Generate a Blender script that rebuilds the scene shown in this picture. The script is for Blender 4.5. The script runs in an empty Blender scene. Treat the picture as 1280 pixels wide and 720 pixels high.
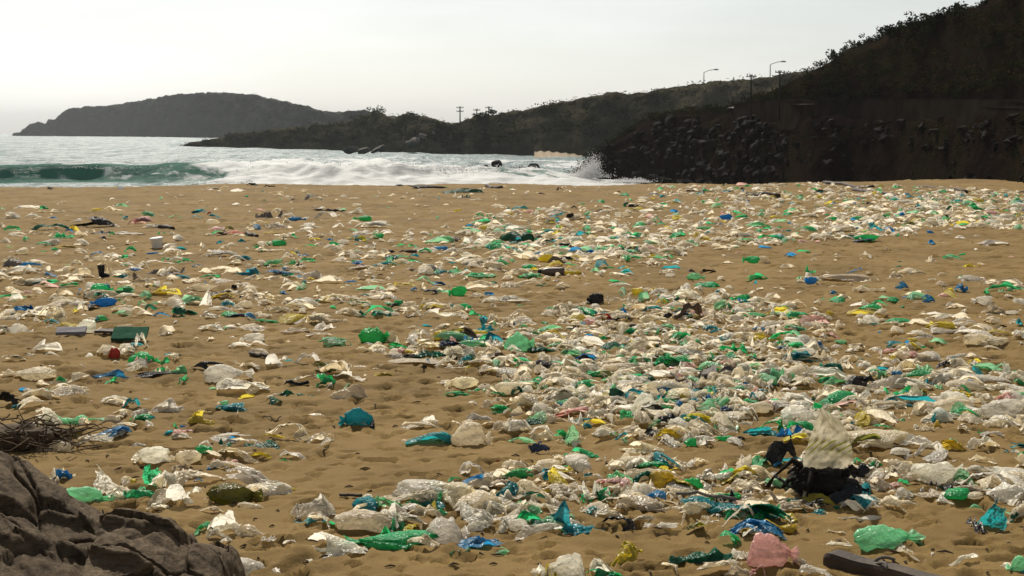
import bpy, math, random
import numpy as np

# ---------------------------------------------------------------- camera, sky, sun
SC = bpy.context.scene
COL = SC.collection
R = math.radians
CAM_H = 2.6                       # eye height over the sand
SEA_Z = -2.6                      # sea level below the sand
FPX = 1777.8                      # 50 mm lens in pixels of the 1280 wide photograph
PITCH = math.atan(195.0 / FPX)

cam_d = bpy.data.cameras.new('camera')
cam_d.lens = 50.0
cam_d.sensor_width = 36.0
cam_d.clip_start = 0.1
cam_d.clip_end = 20000.0
cam = bpy.data.objects.new('camera', cam_d)
cam.location = (0, 0, CAM_H)
cam.rotation_euler = (math.pi / 2 - PITCH, 0, 0)
COL.objects.link(cam)
SC.camera = cam

SUN_EL, SUN_AZ = 42.0, -14.0      # azimuth from +Y, clockwise positive
world = bpy.data.worlds.new('World')
SC.world = world
world.use_nodes = True
wn = world.node_tree
wn.nodes.clear()
w_out = wn.nodes.new('ShaderNodeOutputWorld')
w_bg = wn.nodes.new('ShaderNodeBackground')
w_sky = wn.nodes.new('ShaderNodeTexSky')
w_sky.sky_type = 'NISHITA'
w_sky.sun_disc = False
w_sky.sun_elevation = R(SUN_EL)
w_sky.sun_rotation = R(SUN_AZ)
w_sky.altitude = 0
w_sky.air_density = 1.0
w_sky.dust_density = 1.2
w_sky.ozone_density = 1.0
w_bg.inputs['Strength'].default_value = 0.076
# thin high cloud veil over the whole sky
w_tc = wn.nodes.new('ShaderNodeTexCoord')
w_map = wn.nodes.new('ShaderNodeMapping')
w_map.inputs['Scale'].default_value = (1.6, 1.6, 9.0)
w_noise = wn.nodes.new('ShaderNodeTexNoise')
w_noise.inputs['Scale'].default_value = 1.7
w_noise.inputs['Detail'].default_value = 7
w_noise.inputs['Roughness'].default_value = 0.55
w_ramp = wn.nodes.new('ShaderNodeValToRGB')
w_ramp.color_ramp.elements[0].position = 0.42
w_ramp.color_ramp.elements[0].color = (0.45, 0.45, 0.45, 1)
w_ramp.color_ramp.elements[1].position = 0.66
w_ramp.color_ramp.elements[1].color = (1.0, 1.0, 1.0, 1)
w_mix = wn.nodes.new('ShaderNodeMixRGB')
w_bw = wn.nodes.new('ShaderNodeHueSaturation')       # cloud: the sky behind it, whitened and a little brighter
w_bw.inputs['Saturation'].default_value = 0.5
w_bw.inputs['Value'].default_value = 1.22
w_bs = wn.nodes.new('ShaderNodeHueSaturation')       # hazy air takes most of the colour out of the sky
w_bs.inputs['Saturation'].default_value = 0.38
w_tint = wn.nodes.new('ShaderNodeMixRGB')
w_tint.blend_type = 'MULTIPLY'
w_tint.inputs['Fac'].default_value = 1.0
w_tint.inputs['Color2'].default_value = (0.965, 1.0, 0.985, 1)
wn.links.new(w_sky.outputs['Color'], w_bs.inputs['Color'])
wn.links.new(w_bs.outputs['Color'], w_tint.inputs['Color1'])
wn.links.new(w_tint.outputs['Color'], w_bw.inputs['Color'])
wn.links.new(w_bw.outputs['Color'], w_mix.inputs['Color2'])
wn.links.new(w_tc.outputs['Generated'], w_map.inputs['Vector'])
wn.links.new(w_map.outputs['Vector'], w_noise.inputs['Vector'])
wn.links.new(w_noise.outputs['Fac'], w_ramp.inputs['Fac'])
wn.links.new(w_ramp.outputs['Color'], w_mix.inputs['Fac'])
wn.links.new(w_tint.outputs['Color'], w_mix.inputs['Color1'])
wn.links.new(w_mix.outputs['Color'], w_bg.inputs['Color'])
wn.links.new(w_bg.outputs['Background'], w_out.inputs['Surface'])

sun_d = bpy.data.lights.new('sun', 'SUN')
sun_d.energy = 5.0
sun_d.angle = R(0.55)
sun_d.color = (1.0, 0.93, 0.82)
sun = bpy.data.objects.new('sun', sun_d)
sun.rotation_euler = (R(90 - SUN_EL), 0, R(180 - SUN_AZ))   # light travels towards the camera
COL.objects.link(sun)

SC.view_settings.view_transform = 'Standard'
SC.view_settings.look = 'None'
SC.view_settings.gamma = 1.0
SC.view_settings.exposure = 0.13
SC.cycles.max_bounces = 6
SC.cycles.diffuse_bounces = 3
SC.cycles.glossy_bounces = 2
SC.cycles.transmission_bounces = 4
SC.cycles.transparent_max_bounces = 10
SC.cycles.volume_bounces = 0
SC.cycles.sample_clamp_indirect = 3.0
SC.cycles.sample_clamp_direct = 12.0
SC.cycles.use_denoising = True
SC.cycles.caustics_reflective = False
SC.cycles.caustics_refractive = False

# ---------------------------------------------------------------- helpers
rng = np.random.default_rng(7)
random.seed(7)
_perm = np.random.default_rng(11).permutation(256)
_perm = np.concatenate([_perm, _perm, _perm])
_g3 = np.random.default_rng(12).normal(size=(256, 3))
_g3 /= np.linalg.norm(_g3, axis=1)[:, None]


def noise3(x, y, z=0.0):
    x, y, z = np.broadcast_arrays(np.asarray(x, float), np.asarray(y, float), np.asarray(z, float))
    xi, yi, zi = np.floor(x).astype(int), np.floor(y).astype(int), np.floor(z).astype(int)
    xf, yf, zf = x - xi, y - yi, z - zi
    u, v, w = (t * t * t * (t * (t * 6 - 15) + 10) for t in (xf, yf, zf))
    out = np.zeros(x.shape)
    for a in (0, 1):
        for b in (0, 1):
            for c in (0, 1):
                h = _perm[_perm[_perm[(xi + a) & 255] + ((yi + b) & 255)] + ((zi + c) & 255)]
                g = _g3[h]
                d = g[..., 0] * (xf - a) + g[..., 1] * (yf - b) + g[..., 2] * (zf - c)
                out += d * (u if a else 1 - u) * (v if b else 1 - v) * (w if c else 1 - w)
    return out * 1.6


def fbm(x, y, z=0.0, octaves=4, gain=0.5):
    s, a, f = 0.0, 1.0, 1.0
    for i in range(octaves):
        s = s + a * noise3(x * f + i * 17.3, y * f - i * 9.1, np.asarray(z) * f + i * 5.7)
        a *= gain
        f *= 2.03
    return s


def sstep(a, b, x):
    t = np.clip((x - a) / (b - a), 0, 1)
    return t * t * (3 - 2 * t)


def ray(u, v):
    """world direction through a pixel of the 1280x720 photograph, scaled so that its Y is 1"""
    cx, cy = (u - 640.0) / FPX, (360.0 - v) / FPX
    dy = math.cos(PITCH) + cy * math.sin(PITCH)
    dz = -math.sin(PITCH) + cy * math.cos(PITCH)
    return cx / dy, dz / dy


def at(u, v, D):
    rx, rz = ray(u, v)
    return np.array((rx * D, D, CAM_H + rz * D))


def mesh_np(name, verts, faces, mats=(), smooth=True, mi=None):
    me = bpy.data.meshes.new(name)
    verts = np.asarray(verts, np.float32)
    if isinstance(faces, np.ndarray):
        k = faces.shape[1]
        me.vertices.add(len(verts))
        me.vertices.foreach_set('co', verts.ravel())
        me.loops.add(faces.size)
        me.loops.foreach_set('vertex_index', faces.ravel().astype(np.int32))
        me.polygons.add(len(faces))
        me.polygons.foreach_set('loop_start', np.arange(0, faces.size, k, dtype=np.int32))
        me.polygons.foreach_set('loop_total', np.full(len(faces), k, np.int32))
    else:
        me.from_pydata([tuple(map(float, p)) for p in verts], [], faces)
    for m in mats:
        me.materials.append(m)
    if mi is not None:
        me.polygons.foreach_set('material_index', np.asarray(mi, np.int32))
    me.update(calc_edges=True)
    me.polygons.foreach_set('use_smooth', np.full(len(me.polygons), bool(smooth)))
    me.validate()
    return me


def link(name, me, parent=None, label=None, cat=None, group=None, kind=None, loc=None):
    o = bpy.data.objects.new(name, me)
    COL.objects.link(o)
    if parent is not None:
        o.parent = parent
    if loc is not None:
        o.location = loc
    if label:
        o['label'] = label
    if cat:
        o['category'] = cat
    if group:
        o['group'] = group
    if kind:
        o['kind'] = kind
    return o


def grid_faces(nr, nc, wrap=False):
    r = np.arange(nr - 1)[:, None]
    c = np.arange(nc if wrap else nc - 1)[None, :]
    c1 = (c + 1) % nc
    a, b = r * nc + c, r * nc + c1
    return np.stack([a, b, b + nc, a + nc], -1).reshape(-1, 4)


def tube(path, rad, n=7, cap=True):
    """tapered tube along a polyline"""
    path = np.asarray(path, float)
    rad = np.broadcast_to(np.asarray(rad, float), (len(path),))
    t = np.gradient(path, axis=0)
    t /= np.linalg.norm(t, axis=1)[:, None] + 1e-9
    ref = np.array((0.13, 0.21, 0.97)) if abs(t[0][2]) < 0.9 else np.array((1.0, 0.1, 0.0))
    s = np.cross(t, ref)
    s /= np.linalg.norm(s, axis=1)[:, None] + 1e-9
    b = np.cross(t, s)
    a = np.linspace(0, 2 * math.pi, n, endpoint=False)
    V = path[:, None, :] + rad[:, None, None] * (np.cos(a)[None, :, None] * s[:, None, :] + np.sin(a)[None, :, None] * b[:, None, :])
    V = V.reshape(-1, 3)
    F = [tuple(f) for f in grid_faces(len(path), n, True)]
    if cap:
        F.append(tuple(range(n - 1, -1, -1)))
        F.append(tuple(range((len(path) - 1) * n, len(path) * n)))
    return V, F


def join(parts):
    V, F, k = [], [], 0
    for v, f in parts:
        V.append(np.asarray(v))
        F += [tuple(i + k for i in q) for q in f]
        k += len(v)
    return np.concatenate(V), F


def box(c, s):
    c, s = np.array(c, float), np.array(s, float) / 2
    V = [c + s * np.array(q) for q in ((-1, -1, -1), (1, -1, -1), (1, 1, -1), (-1, 1, -1), (-1, -1, 1), (1, -1, 1), (1, 1, 1), (-1, 1, 1))]
    return np.array(V), [(0, 3, 2, 1), (4, 5, 6, 7), (0, 1, 5, 4), (1, 2, 6, 5), (2, 3, 7, 6), (3, 0, 4, 7)]


# ---------------------------------------------------------------- materials
def new_mat(name):
    m = bpy.data.materials.new(name)
    m.use_nodes = True
    nt = m.node_tree
    nt.nodes.clear()
    return m, nt, nt.nodes.new('ShaderNodeOutputMaterial')


def N(nt, typ, **kw):
    n = nt.nodes.new(typ)
    for k, v in kw.items():
        if k in n.inputs:
            n.inputs[k].default_value = v
        else:
            setattr(n, k, v)
    return n


def ramp(nt, fac, stops):
    r = nt.nodes.new('ShaderNodeValToRGB')
    e = r.color_ramp.elements
    while len(e) < len(stops):
        e.new(0.5)
    for q, (p, c) in zip(e, stops):
        q.position = p
        q.color = (*c, 1) if len(c) == 3 else c
    nt.links.new(fac, r.inputs['Fac'])
    return r.outputs['Color']


def surface_mat(name, stops, scale, rough=0.9, bump=0.3, bscale=None, spec=0.2, detail=6, dist=0.05, coord='Object'):
    m, nt, out = new_mat(name)
    L = nt.links.new
    tc = N(nt, 'ShaderNodeTexCoord')
    n1 = N(nt, 'ShaderNodeTexNoise', Scale=scale, Detail=detail, Roughness=0.62)
    L(tc.outputs[coord], n1.inputs['Vector'])
    p = N(nt, 'ShaderNodeBsdfPrincipled', Roughness=rough)
    p.inputs['Specular IOR Level'].default_value = spec
    L(ramp(nt, n1.outputs['Fac'], stops), p.inputs['Base Color'])
    if bump:
        n2 = N(nt, 'ShaderNodeTexNoise', Scale=bscale or scale * 5, Detail=8, Roughness=0.68)
        L(tc.outputs[coord], n2.inputs['Vector'])
        b = N(nt, 'ShaderNodeBump', Strength=bump, Distance=dist)
        L(n2.outputs['Fac'], b.inputs['Height'])
        L(b.outputs['Normal'], p.inputs['Normal'])
    L(p.outputs['BSDF'], out.inputs['Surface'])
    return m


PLASTIC = {   # code: (colour word, base colour, share of light let straight through, dirt)
    'w': ('clear white', (0.92, 0.88, 0.77), 0.20, 0.20),
    'c': ('cream', (0.90, 0.81, 0.62), 0.12, 0.30),
    'g': ('bright green', (0.04, 0.56, 0.20), 0.14, 0.12),
    'G': ('dark green', (0.010, 0.17, 0.095), 0.03, 0.12),
    'm': ('pale green', (0.30, 0.68, 0.38), 0.22, 0.22),
    't': ('teal', (0.015, 0.36, 0.40), 0.08, 0.12),
    'b': ('blue', (0.02, 0.28, 0.55), 0.08, 0.10),
    'B': ('navy blue', (0.015, 0.035, 0.10), 0.02, 0.15),
    'y': ('yellow', (0.74, 0.60, 0.06), 0.10, 0.20),
    'o': ('olive green', (0.24, 0.23, 0.025), 0.05, 0.20),
    'k': ('black', (0.012, 0.012, 0.013), 0.0, 0.10),
    'p': ('pink', (0.84, 0.55, 0.49), 0.20, 0.20),
    'r': ('red', (0.42, 0.03, 0.03), 0.04, 0.10),
    'v': ('grey', (0.22, 0.20, 0.19), 0.04, 0.25),
    'n': ('brown', (0.13, 0.085, 0.05), 0.0, 0.20),
}


def plastic_mat(code):
    word, rgb, clear, dirt = PLASTIC[code]
    m, nt, out = new_mat('plastic ' + word)
    L = nt.links.new
    tc = N(nt, 'ShaderNodeTexCoord')
    geo = N(nt, 'ShaderNodeNewGeometry')
    info = N(nt, 'ShaderNodeObjectInfo')
    # sandy dirt in patches, tint varied from piece to piece
    nz = N(nt, 'ShaderNodeTexNoise', Scale=9.0, Detail=5, Roughness=0.6)
    L(geo.outputs['Position'], nz.inputs['Vector'])
    dm = ramp(nt, nz.outputs['Fac'], [(0.47, (0, 0, 0)), (0.72, (dirt * 1.6,) * 3)])
    hsv = N(nt, 'ShaderNodeHueSaturation', Color=(*rgb, 1))
    mr = N(nt, 'ShaderNodeMapRange')
    mr.inputs['To Min'].default_value = 0.80
    mr.inputs['To Max'].default_value = 1.15
    mr.inputs['From Max'].default_value = 100.0
    L(info.outputs['Object Index'], mr.inputs['Value'])
    L(mr.outputs['Result'], hsv.inputs['Value'])
    mh = N(nt, 'ShaderNodeMapRange')
    mh.inputs['To Min'].default_value = 0.485
    mh.inputs['To Max'].default_value = 0.515
    mh.inputs['From Max'].default_value = 100.0
    L(info.outputs['Object Index'], mh.inputs['Value'])
    L(mh.outputs['Result'], hsv.inputs['Hue'])
    mx = N(nt, 'ShaderNodeMixRGB', Color2=(0.30, 0.22, 0.12, 1))
    L(dm, mx.inputs['Fac'])
    L(hsv.outputs['Color'], mx.inputs['Color1'])
    # crinkles
    cr = N(nt, 'ShaderNodeTexNoise', Scale=15.0, Detail=4, Roughness=0.55, Distortion=1.2)
    L(geo.outputs['Position'], cr.inputs['Vector'])
    vor = N(nt, 'ShaderNodeTexVoronoi', Scale=30.0)
    vor.feature = 'DISTANCE_TO_EDGE'
    L(cr.outputs['Color'], vor.inputs['Vector'])
    L(geo.outputs['Position'], vor.inputs['Vector'])
    add = N(nt, 'ShaderNodeMath', operation='ADD')
    L(cr.outputs['Fac'], add.inputs[0])
    L(vor.outputs['Distance'], add.inputs[1])
    bp = N(nt, 'ShaderNodeBump', Strength=0.5, Distance=0.035)
    L(add.outputs[0], bp.inputs['Height'])
    dif = N(nt, 'ShaderNodeBsdfDiffuse')
    trl = N(nt, 'ShaderNodeBsdfTranslucent')
    for s in (dif, trl):
        L(mx.outputs['Color'], s.inputs['Color'])
        L(bp.outputs['Normal'], s.inputs['Normal'])
    m1 = N(nt, 'ShaderNodeMixShader', Fac=0.66 if code not in 'knB' else 0.12)
    L(dif.outputs[0], m1.inputs[1])
    L(trl.outputs[0], m1.inputs[2])
    tr = N(nt, 'ShaderNodeBsdfTransparent', Color=tuple(0.55 + 0.45 * c for c in rgb) + (1,))
    m2 = N(nt, 'ShaderNodeMixShader', Fac=clear)
    L(m1.outputs[0], m2.inputs[1])
    L(tr.outputs[0], m2.inputs[2])
    gl = N(nt, 'ShaderNodeBsdfGlossy', Roughness=0.33, Color=(0.95, 0.95, 0.95, 1))
    L(bp.outputs['Normal'], gl.inputs['Normal'])
    m3 = N(nt, 'ShaderNodeMixShader', Fac=0.024)
    L(m2.outputs[0], m3.inputs[1])
    L(gl.outputs[0], m3.inputs[2])
    L(m3.outputs[0], out.inputs['Surface'])
    return m


PM = {k: plastic_mat(k) for k in PLASTIC}
PCODES = list(PLASTIC)

# sand
M_SAND, nt, out = new_mat('sand')
L = nt.links.new
geo = N(nt, 'ShaderNodeNewGeometry')
a = N(nt, 'ShaderNodeTexNoise', Scale=0.55, Detail=8, Roughness=0.6)
b = N(nt, 'ShaderNodeTexNoise', Scale=60.0, Detail=6, Roughness=0.75)
c = N(nt, 'ShaderNodeTexNoise', Scale=900.0, Detail=2)
for q in (a, b, c):
    L(geo.outputs['Position'], q.inputs['Vector'])
base = ramp(nt, a.outputs['Fac'], [(0.30, (0.142, 0.089, 0.028)), (0.52, (0.200, 0.128, 0.043)), (0.75, (0.252, 0.165, 0.060))])
grain = ramp(nt, b.outputs['Fac'], [(0.28, (0.62, 0.60, 0.58)), (0.5, (1.0, 1.0, 1.0)), (0.75, (1.12, 1.12, 1.12))])
mul = N(nt, 'ShaderNodeMixRGB', blend_type='MULTIPLY', Fac=0.8)
L(base, mul.inputs['Color1'])
L(grain, mul.inputs['Color2'])
p = N(nt, 'ShaderNodeBsdfPrincipled', Roughness=0.93)
p.inputs['Specular IOR Level'].default_value = 0.12
L(mul.outputs['Color'], p.inputs['Base Color'])
b1 = N(nt, 'ShaderNodeBump', Strength=0.5, Distance=0.02)
L(b.outputs['Fac'], b1.inputs['Height'])
b2 = N(nt, 'ShaderNodeBump', Strength=0.35, Distance=0.002)
L(c.outputs['Fac'], b2.inputs['Height'])
L(b1.outputs['Normal'], b2.inputs['Normal'])
L(b2.outputs['Normal'], p.inputs['Normal'])
L(p.outputs['BSDF'], out.inputs['Surface'])

# sea: teal water with foam where the mesh attribute says so
M_SEA, nt, out = new_mat('sea water')
L = nt.links.new
geo = N(nt, 'ShaderNodeNewGeometry')
at_f = N(nt, 'ShaderNodeAttribute', attribute_name='foam')
mp = N(nt, 'ShaderNodeMapping')
mp.inputs['Scale'].default_value = (0.45, 1.0, 1.0)
L(geo.outputs['Position'], mp.inputs['Vector'])
s1 = N(nt, 'ShaderNodeTexNoise', Scale=0.9, Detail=8, Roughness=0.65)
s2 = N(nt, 'ShaderNodeTexNoise', Scale=0.35, Detail=8, Roughness=0.7, Distortion=1.0)
for q in (s1, s2):
    L(mp.outputs['Vector'], q.inputs['Vector'])
s3 = N(nt, 'ShaderNodeTexNoise', Scale=0.10, Detail=7, Roughness=0.7)
L(mp.outputs['Vector'], s3.inputs['Vector'])
bw0 = N(nt, 'ShaderNodeBump', Strength=1.0, Distance=7.0)
L(s3.outputs['Fac'], bw0.inputs['Height'])
bw = N(nt, 'ShaderNodeBump', Strength=1.0, Distance=1.1)
L(s1.outputs['Fac'], bw.inputs['Height'])
L(bw0.outputs['Normal'], bw.inputs['Normal'])
wat = N(nt, 'ShaderNodeBsdfPrincipled', Roughness=0.5, IOR=1.33)
wat.inputs['Base Color'].default_value = (0.012, 0.10, 0.105, 1)
wat.inputs['Specular IOR Level'].default_value = 0.9
L(bw.outputs['Normal'], wat.inputs['Normal'])
# wind-ruffled patches glitter, smoother water between them stays teal
mpr = N(nt, 'ShaderNodeMapping')
mpr.inputs['Scale'].default_value = (0.33, 0.05, 1.0)
L(geo.outputs['Position'], mpr.inputs['Vector'])
s4 = N(nt, 'ShaderNodeTexNoise', Scale=1.0, Detail=6, Roughness=0.7)
L(mpr.outputs['Vector'], s4.inputs['Vector'])
rr4 = N(nt, 'ShaderNodeMapRange')
rr4.inputs['From Min'].default_value = 0.42
rr4.inputs['From Max'].default_value = 0.62
rr4.inputs['To Min'].default_value = 0.33
rr4.inputs['To Max'].default_value = 0.70
L(s4.outputs['Fac'], rr4.inputs['Value'])
L(rr4.outputs['Result'], wat.inputs['Roughness'])
wt1 = N(nt, 'ShaderNodeBsdfTranslucent', Color=(0.14, 0.42, 0.33, 1))
wd1 = N(nt, 'ShaderNodeBsdfDiffuse', Color=(0.10, 0.27, 0.21, 1))     # sandy green of the breaker, brightened in place of light through the wave
wtr = N(nt, 'ShaderNodeMixShader', Fac=0.5)
L(wd1.outputs[0], wtr.inputs[1])
L(wt1.outputs[0], wtr.inputs[2])
wm = N(nt, 'ShaderNodeMixShader')
at_t = N(nt, 'ShaderNodeAttribute', attribute_name='thin')
L(at_t.outputs['Fac'], wm.inputs['Fac'])
L(wat.outputs[0], wm.inputs[1])
L(wtr.outputs[0], wm.inputs[2])
foam = N(nt, 'ShaderNodeBsdfPrincipled', Roughness=0.7)
foam.inputs['Base Color'].default_value = (0.86, 0.88, 0.87, 1)
foam.inputs['Subsurface Weight'].default_value = 0.0
bf = N(nt, 'ShaderNodeBump', Strength=0.8, Distance=0.3)
L(s2.outputs['Fac'], bf.inputs['Height'])
L(bf.outputs['Normal'], foam.inputs['Normal'])
sm = N(nt, 'ShaderNodeMath', operation='ADD')
L(at_f.outputs['Fac'], sm.inputs[0])
L(s2.outputs['Fac'], sm.inputs[1])
ff = ramp(nt, sm.outputs[0], [(0.92, (0, 0, 0)), (1.0, (1, 1, 1))])
ms = N(nt, 'ShaderNodeMixShader')
L(ff, ms.inputs['Fac'])
L(wm.outputs[0], ms.inputs[1])
ft = N(nt, 'ShaderNodeBsdfTranslucent', Color=(0.92, 0.93, 0.92, 1))
fm = N(nt, 'ShaderNodeMixShader', Fac=0.4)
L(foam.outputs[0], fm.inputs[1])
L(ft.outputs[0], fm.inputs[2])
L(fm.outputs[0], ms.inputs[2])
L(ms.outputs[0], out.inputs['Surface'])

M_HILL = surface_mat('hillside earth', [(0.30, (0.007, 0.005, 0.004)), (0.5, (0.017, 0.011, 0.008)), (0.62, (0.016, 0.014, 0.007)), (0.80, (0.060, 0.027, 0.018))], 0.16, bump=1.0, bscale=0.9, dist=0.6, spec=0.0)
M_RIDGE = surface_mat('ridge scrub', [(0.3, (0.035, 0.033, 0.022)), (0.55, (0.055, 0.050, 0.032)), (0.75, (0.10, 0.085, 0.06))], 0.05, bump=1.0, bscale=0.3, dist=1.2, spec=0.0)
M_HEAD = surface_mat('headland scrub', [(0.3, (0.040, 0.042, 0.036)), (0.7, (0.075, 0.076, 0.066))], 0.02, bump=1.0, bscale=0.12, dist=2.5, spec=0.0)  # scrub colour lifted towards grey, painting in part of the distance haze
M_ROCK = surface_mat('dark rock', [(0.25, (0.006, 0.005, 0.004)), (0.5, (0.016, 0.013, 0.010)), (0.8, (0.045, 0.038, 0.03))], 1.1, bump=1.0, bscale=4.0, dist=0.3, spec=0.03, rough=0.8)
M_BOULD, nt, out = new_mat('foreground rock')
L = nt.links.new
tc = N(nt, 'ShaderNodeTexCoord')
mp = N(nt, 'ShaderNodeMapping')
mp.inputs['Rotation'].default_value = (0.5, 0.25, 0.3)
mp.inputs['Scale'].default_value = (1.0, 1.6, 6.0)
L(tc.outputs['Object'], mp.inputs['Vector'])
r1 = N(nt, 'ShaderNodeTexNoise', Scale=2.4, Detail=9, Roughness=0.68)
r2 = N(nt, 'ShaderNodeTexNoise', Scale=6.0, Detail=9, Roughness=0.72)
r3 = N(nt, 'ShaderNodeTexNoise', Scale=40.0, Detail=5, Roughness=0.7)
L(tc.outputs['Object'], r1.inputs['Vector'])
L(mp.outputs['Vector'], r2.inputs['Vector'])
L(tc.outputs['Object'], r3.inputs['Vector'])
c1 = ramp(nt, r1.outputs['Fac'], [(0.30, (0.070, 0.048, 0.028)), (0.52, (0.150, 0.108, 0.066)), (0.74, (0.235, 0.175, 0.110))])
c2 = ramp(nt, r2.outputs['Fac'], [(0.36, (0.45, 0.43, 0.40)), (0.55, (1, 1, 1)), (0.75, (1.15, 1.12, 1.08))])
mu = N(nt, 'ShaderNodeMixRGB', blend_type='MULTIPLY', Fac=1.0)
L(c1, mu.inputs['Color1'])
L(c2, mu.inputs['Color2'])
p = N(nt, 'ShaderNodeBsdfPrincipled', Roughness=0.85)
p.inputs['Specular IOR Level'].default_value = 0.1
L(mu.outputs['Color'], p.inputs['Base Color'])
q1 = N(nt, 'ShaderNodeBump', Strength=0.9, Distance=0.05)
L(r2.outputs['Fac'], q1.inputs['Height'])
q2 = N(nt, 'ShaderNodeBump', Strength=0.6, Distance=0.01)
L(r3.outputs['Fac'], q2.inputs['Height'])
L(q1.outputs['Normal'], q2.inputs['Normal'])
L(q2.outputs['Normal'], p.inputs['Normal'])
L(p.outputs['BSDF'], out.inputs['Surface'])
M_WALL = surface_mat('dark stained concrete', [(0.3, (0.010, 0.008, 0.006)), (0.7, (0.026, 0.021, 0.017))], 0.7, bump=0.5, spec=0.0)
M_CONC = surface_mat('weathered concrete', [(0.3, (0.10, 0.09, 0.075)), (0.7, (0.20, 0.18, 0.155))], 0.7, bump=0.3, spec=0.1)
M_ASPH = surface_mat('asphalt', [(0.3, (0.04, 0.04, 0.04)), (0.7, (0.065, 0.063, 0.06))], 1.0, bump=0.2)
M_METAL = surface_mat('galvanised steel', [(0.3, (0.28, 0.28, 0.27)), (0.7, (0.42, 0.42, 0.40))], 2.0, bump=0, rough=0.5, spec=0.5)
M_POLE = surface_mat('concrete pole', [(0.3, (0.02, 0.018, 0.016)), (0.7, (0.04, 0.036, 0.032))], 2.0, bump=0.1)
M_WOOD = surface_mat('wet dark wood', [(0.3, (0.022, 0.015, 0.010)), (0.55, (0.050, 0.034, 0.022)), (0.8, (0.10, 0.070, 0.045))], 3.0, bump=0.6, bscale=22.0, dist=0.02, spec=0.3, rough=0.75)
M_TWIG = surface_mat('dry twigs', [(0.3, (0.045, 0.030, 0.018)), (0.7, (0.13, 0.088, 0.050))], 8.0, bump=0.2)
M_BEACH2 = surface_mat('cove sand', [(0.3, (0.24, 0.18, 0.11)), (0.7, (0.33, 0.26, 0.17))], 0.1, bump=0)


def leaf_mat(name, rgb):
    m, nt, out = new_mat(name)
    L = nt.links.new
    g = N(nt, 'ShaderNodeNewGeometry')
    nz = N(nt, 'ShaderNodeTexNoise', Scale=0.8, Detail=3)
    L(g.outputs['Position'], nz.inputs['Vector'])
    col = ramp(nt, nz.outputs['Fac'], [(0.3, tuple(q * 0.6 for q in rgb)), (0.7, tuple(q * 1.35 for q in rgb))])
    d, t = N(nt, 'ShaderNodeBsdfDiffuse'), N(nt, 'ShaderNodeBsdfTranslucent')
    L(col, d.inputs['Color'])
    L(col, t.inputs['Color'])
    mx = N(nt, 'ShaderNodeMixShader', Fac=0.18)
    L(d.outputs[0], mx.inputs[1])
    L(t.outputs[0], mx.inputs[2])
    L(mx.outputs[0], out.inputs['Surface'])
    return m


M_LEAF = leaf_mat('scrub leaves', (0.020, 0.025, 0.009))
M_LEAF2 = leaf_mat('dry scrub leaves', (0.040, 0.033, 0.016))

# ---------------------------------------------------------------- the beach
_ph = np.random.default_rng(5).random((64, 64, 7))


def pits(x, y, cell, prob, off):
    """trodden hollows: one possible footprint or scuff in every cell"""
    x = x + 0.3 * cell * noise3(x / cell * 1.7, y / cell * 1.7, off)
    y = y + 0.3 * cell * noise3(x / cell * 1.7, y / cell * 1.7, off + 40.5)
    gx, gy = np.floor(x / cell).astype(int), np.floor(y / cell).astype(int)
    out = np.zeros(np.shape(x))
    for i in (-1, 0, 1):
        for j in (-1, 0, 1):
            h = _ph[(gx + i + off) % 64, (gy + j + off * 3) % 64]
            cx = (gx + i + h[..., 0]) * cell
            cy = (gy + j + h[..., 1]) * cell
            ang = h[..., 2] * math.pi
            dx, dy = x - cx, y - cy
            ca, sa = np.cos(ang), np.sin(ang)
            rr = cell * (0.22 + 0.30 * h[..., 3])
            q = np.sqrt(((dx * ca + dy * sa) / rr) ** 2 + ((-dx * sa + dy * ca) / (rr * 0.55)) ** 2)
            dep = np.where(h[..., 4] < prob, 0.5 + h[..., 5], 0.0)
            out += dep * (-sstep(1.0, 0.60, q) + 0.42 * np.exp(-((q - 1.18) / 0.22) ** 2))
    return out


def sand_z(x, y):
    x, y = np.asarray(x, float), np.asarray(y, float)
    z = 0.10 * noise3(x / 9.0, y / 9.0, 3.1) + 0.045 * noise3(x / 2.6, y / 2.6, 7.7) + 0.016 * fbm(x / 0.7, y / 0.7, 1.3, 3)
    z = z + pits(x, y, 0.36, 0.62, 3) * 0.040 + pits(x, y, 0.21, 0.6, 17) * 0.028 + pits(x, y, 0.9, 0.5, 29) * 0.018 + pits(x, y, 0.14, 0.5, 41) * 0.011
    z = z + 0.20 * sstep(5, 25, x) * sstep(20, 60, y) - 0.05 * sstep(-10, -25, x) * sstep(40, 60, y)
    z = z + 0.05 * noise3(x / 4.0, y / 14.0, 5.5) * sstep(50, 64, y)
    crest = 68.0 + 1.6 * np.sin(x * 0.09 + 1.0) + 2.5 * noise3(x / 9.0, 0.4, 0.9)
    z = z - np.maximum(0, y - crest) * 0.045 * sstep(-2, 12, y - crest)
    return z


def ground_at(u, v):
    """point of the sand seen at a pixel; works on arrays"""
    u, v = np.asarray(u, float), np.asarray(v, float)
    cx, cy = (u - 640.0) / FPX, (360.0 - v) / FPX
    dy = math.cos(PITCH) + cy * math.sin(PITCH)
    rx, rz = cx / dy, (-math.sin(PITCH) + cy * math.cos(PITCH)) / dy
    D = CAM_H / -rz
    for _ in range(2):
        D = (CAM_H - sand_z(rx * D, D)) / -rz
    return rx * D, D


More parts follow.
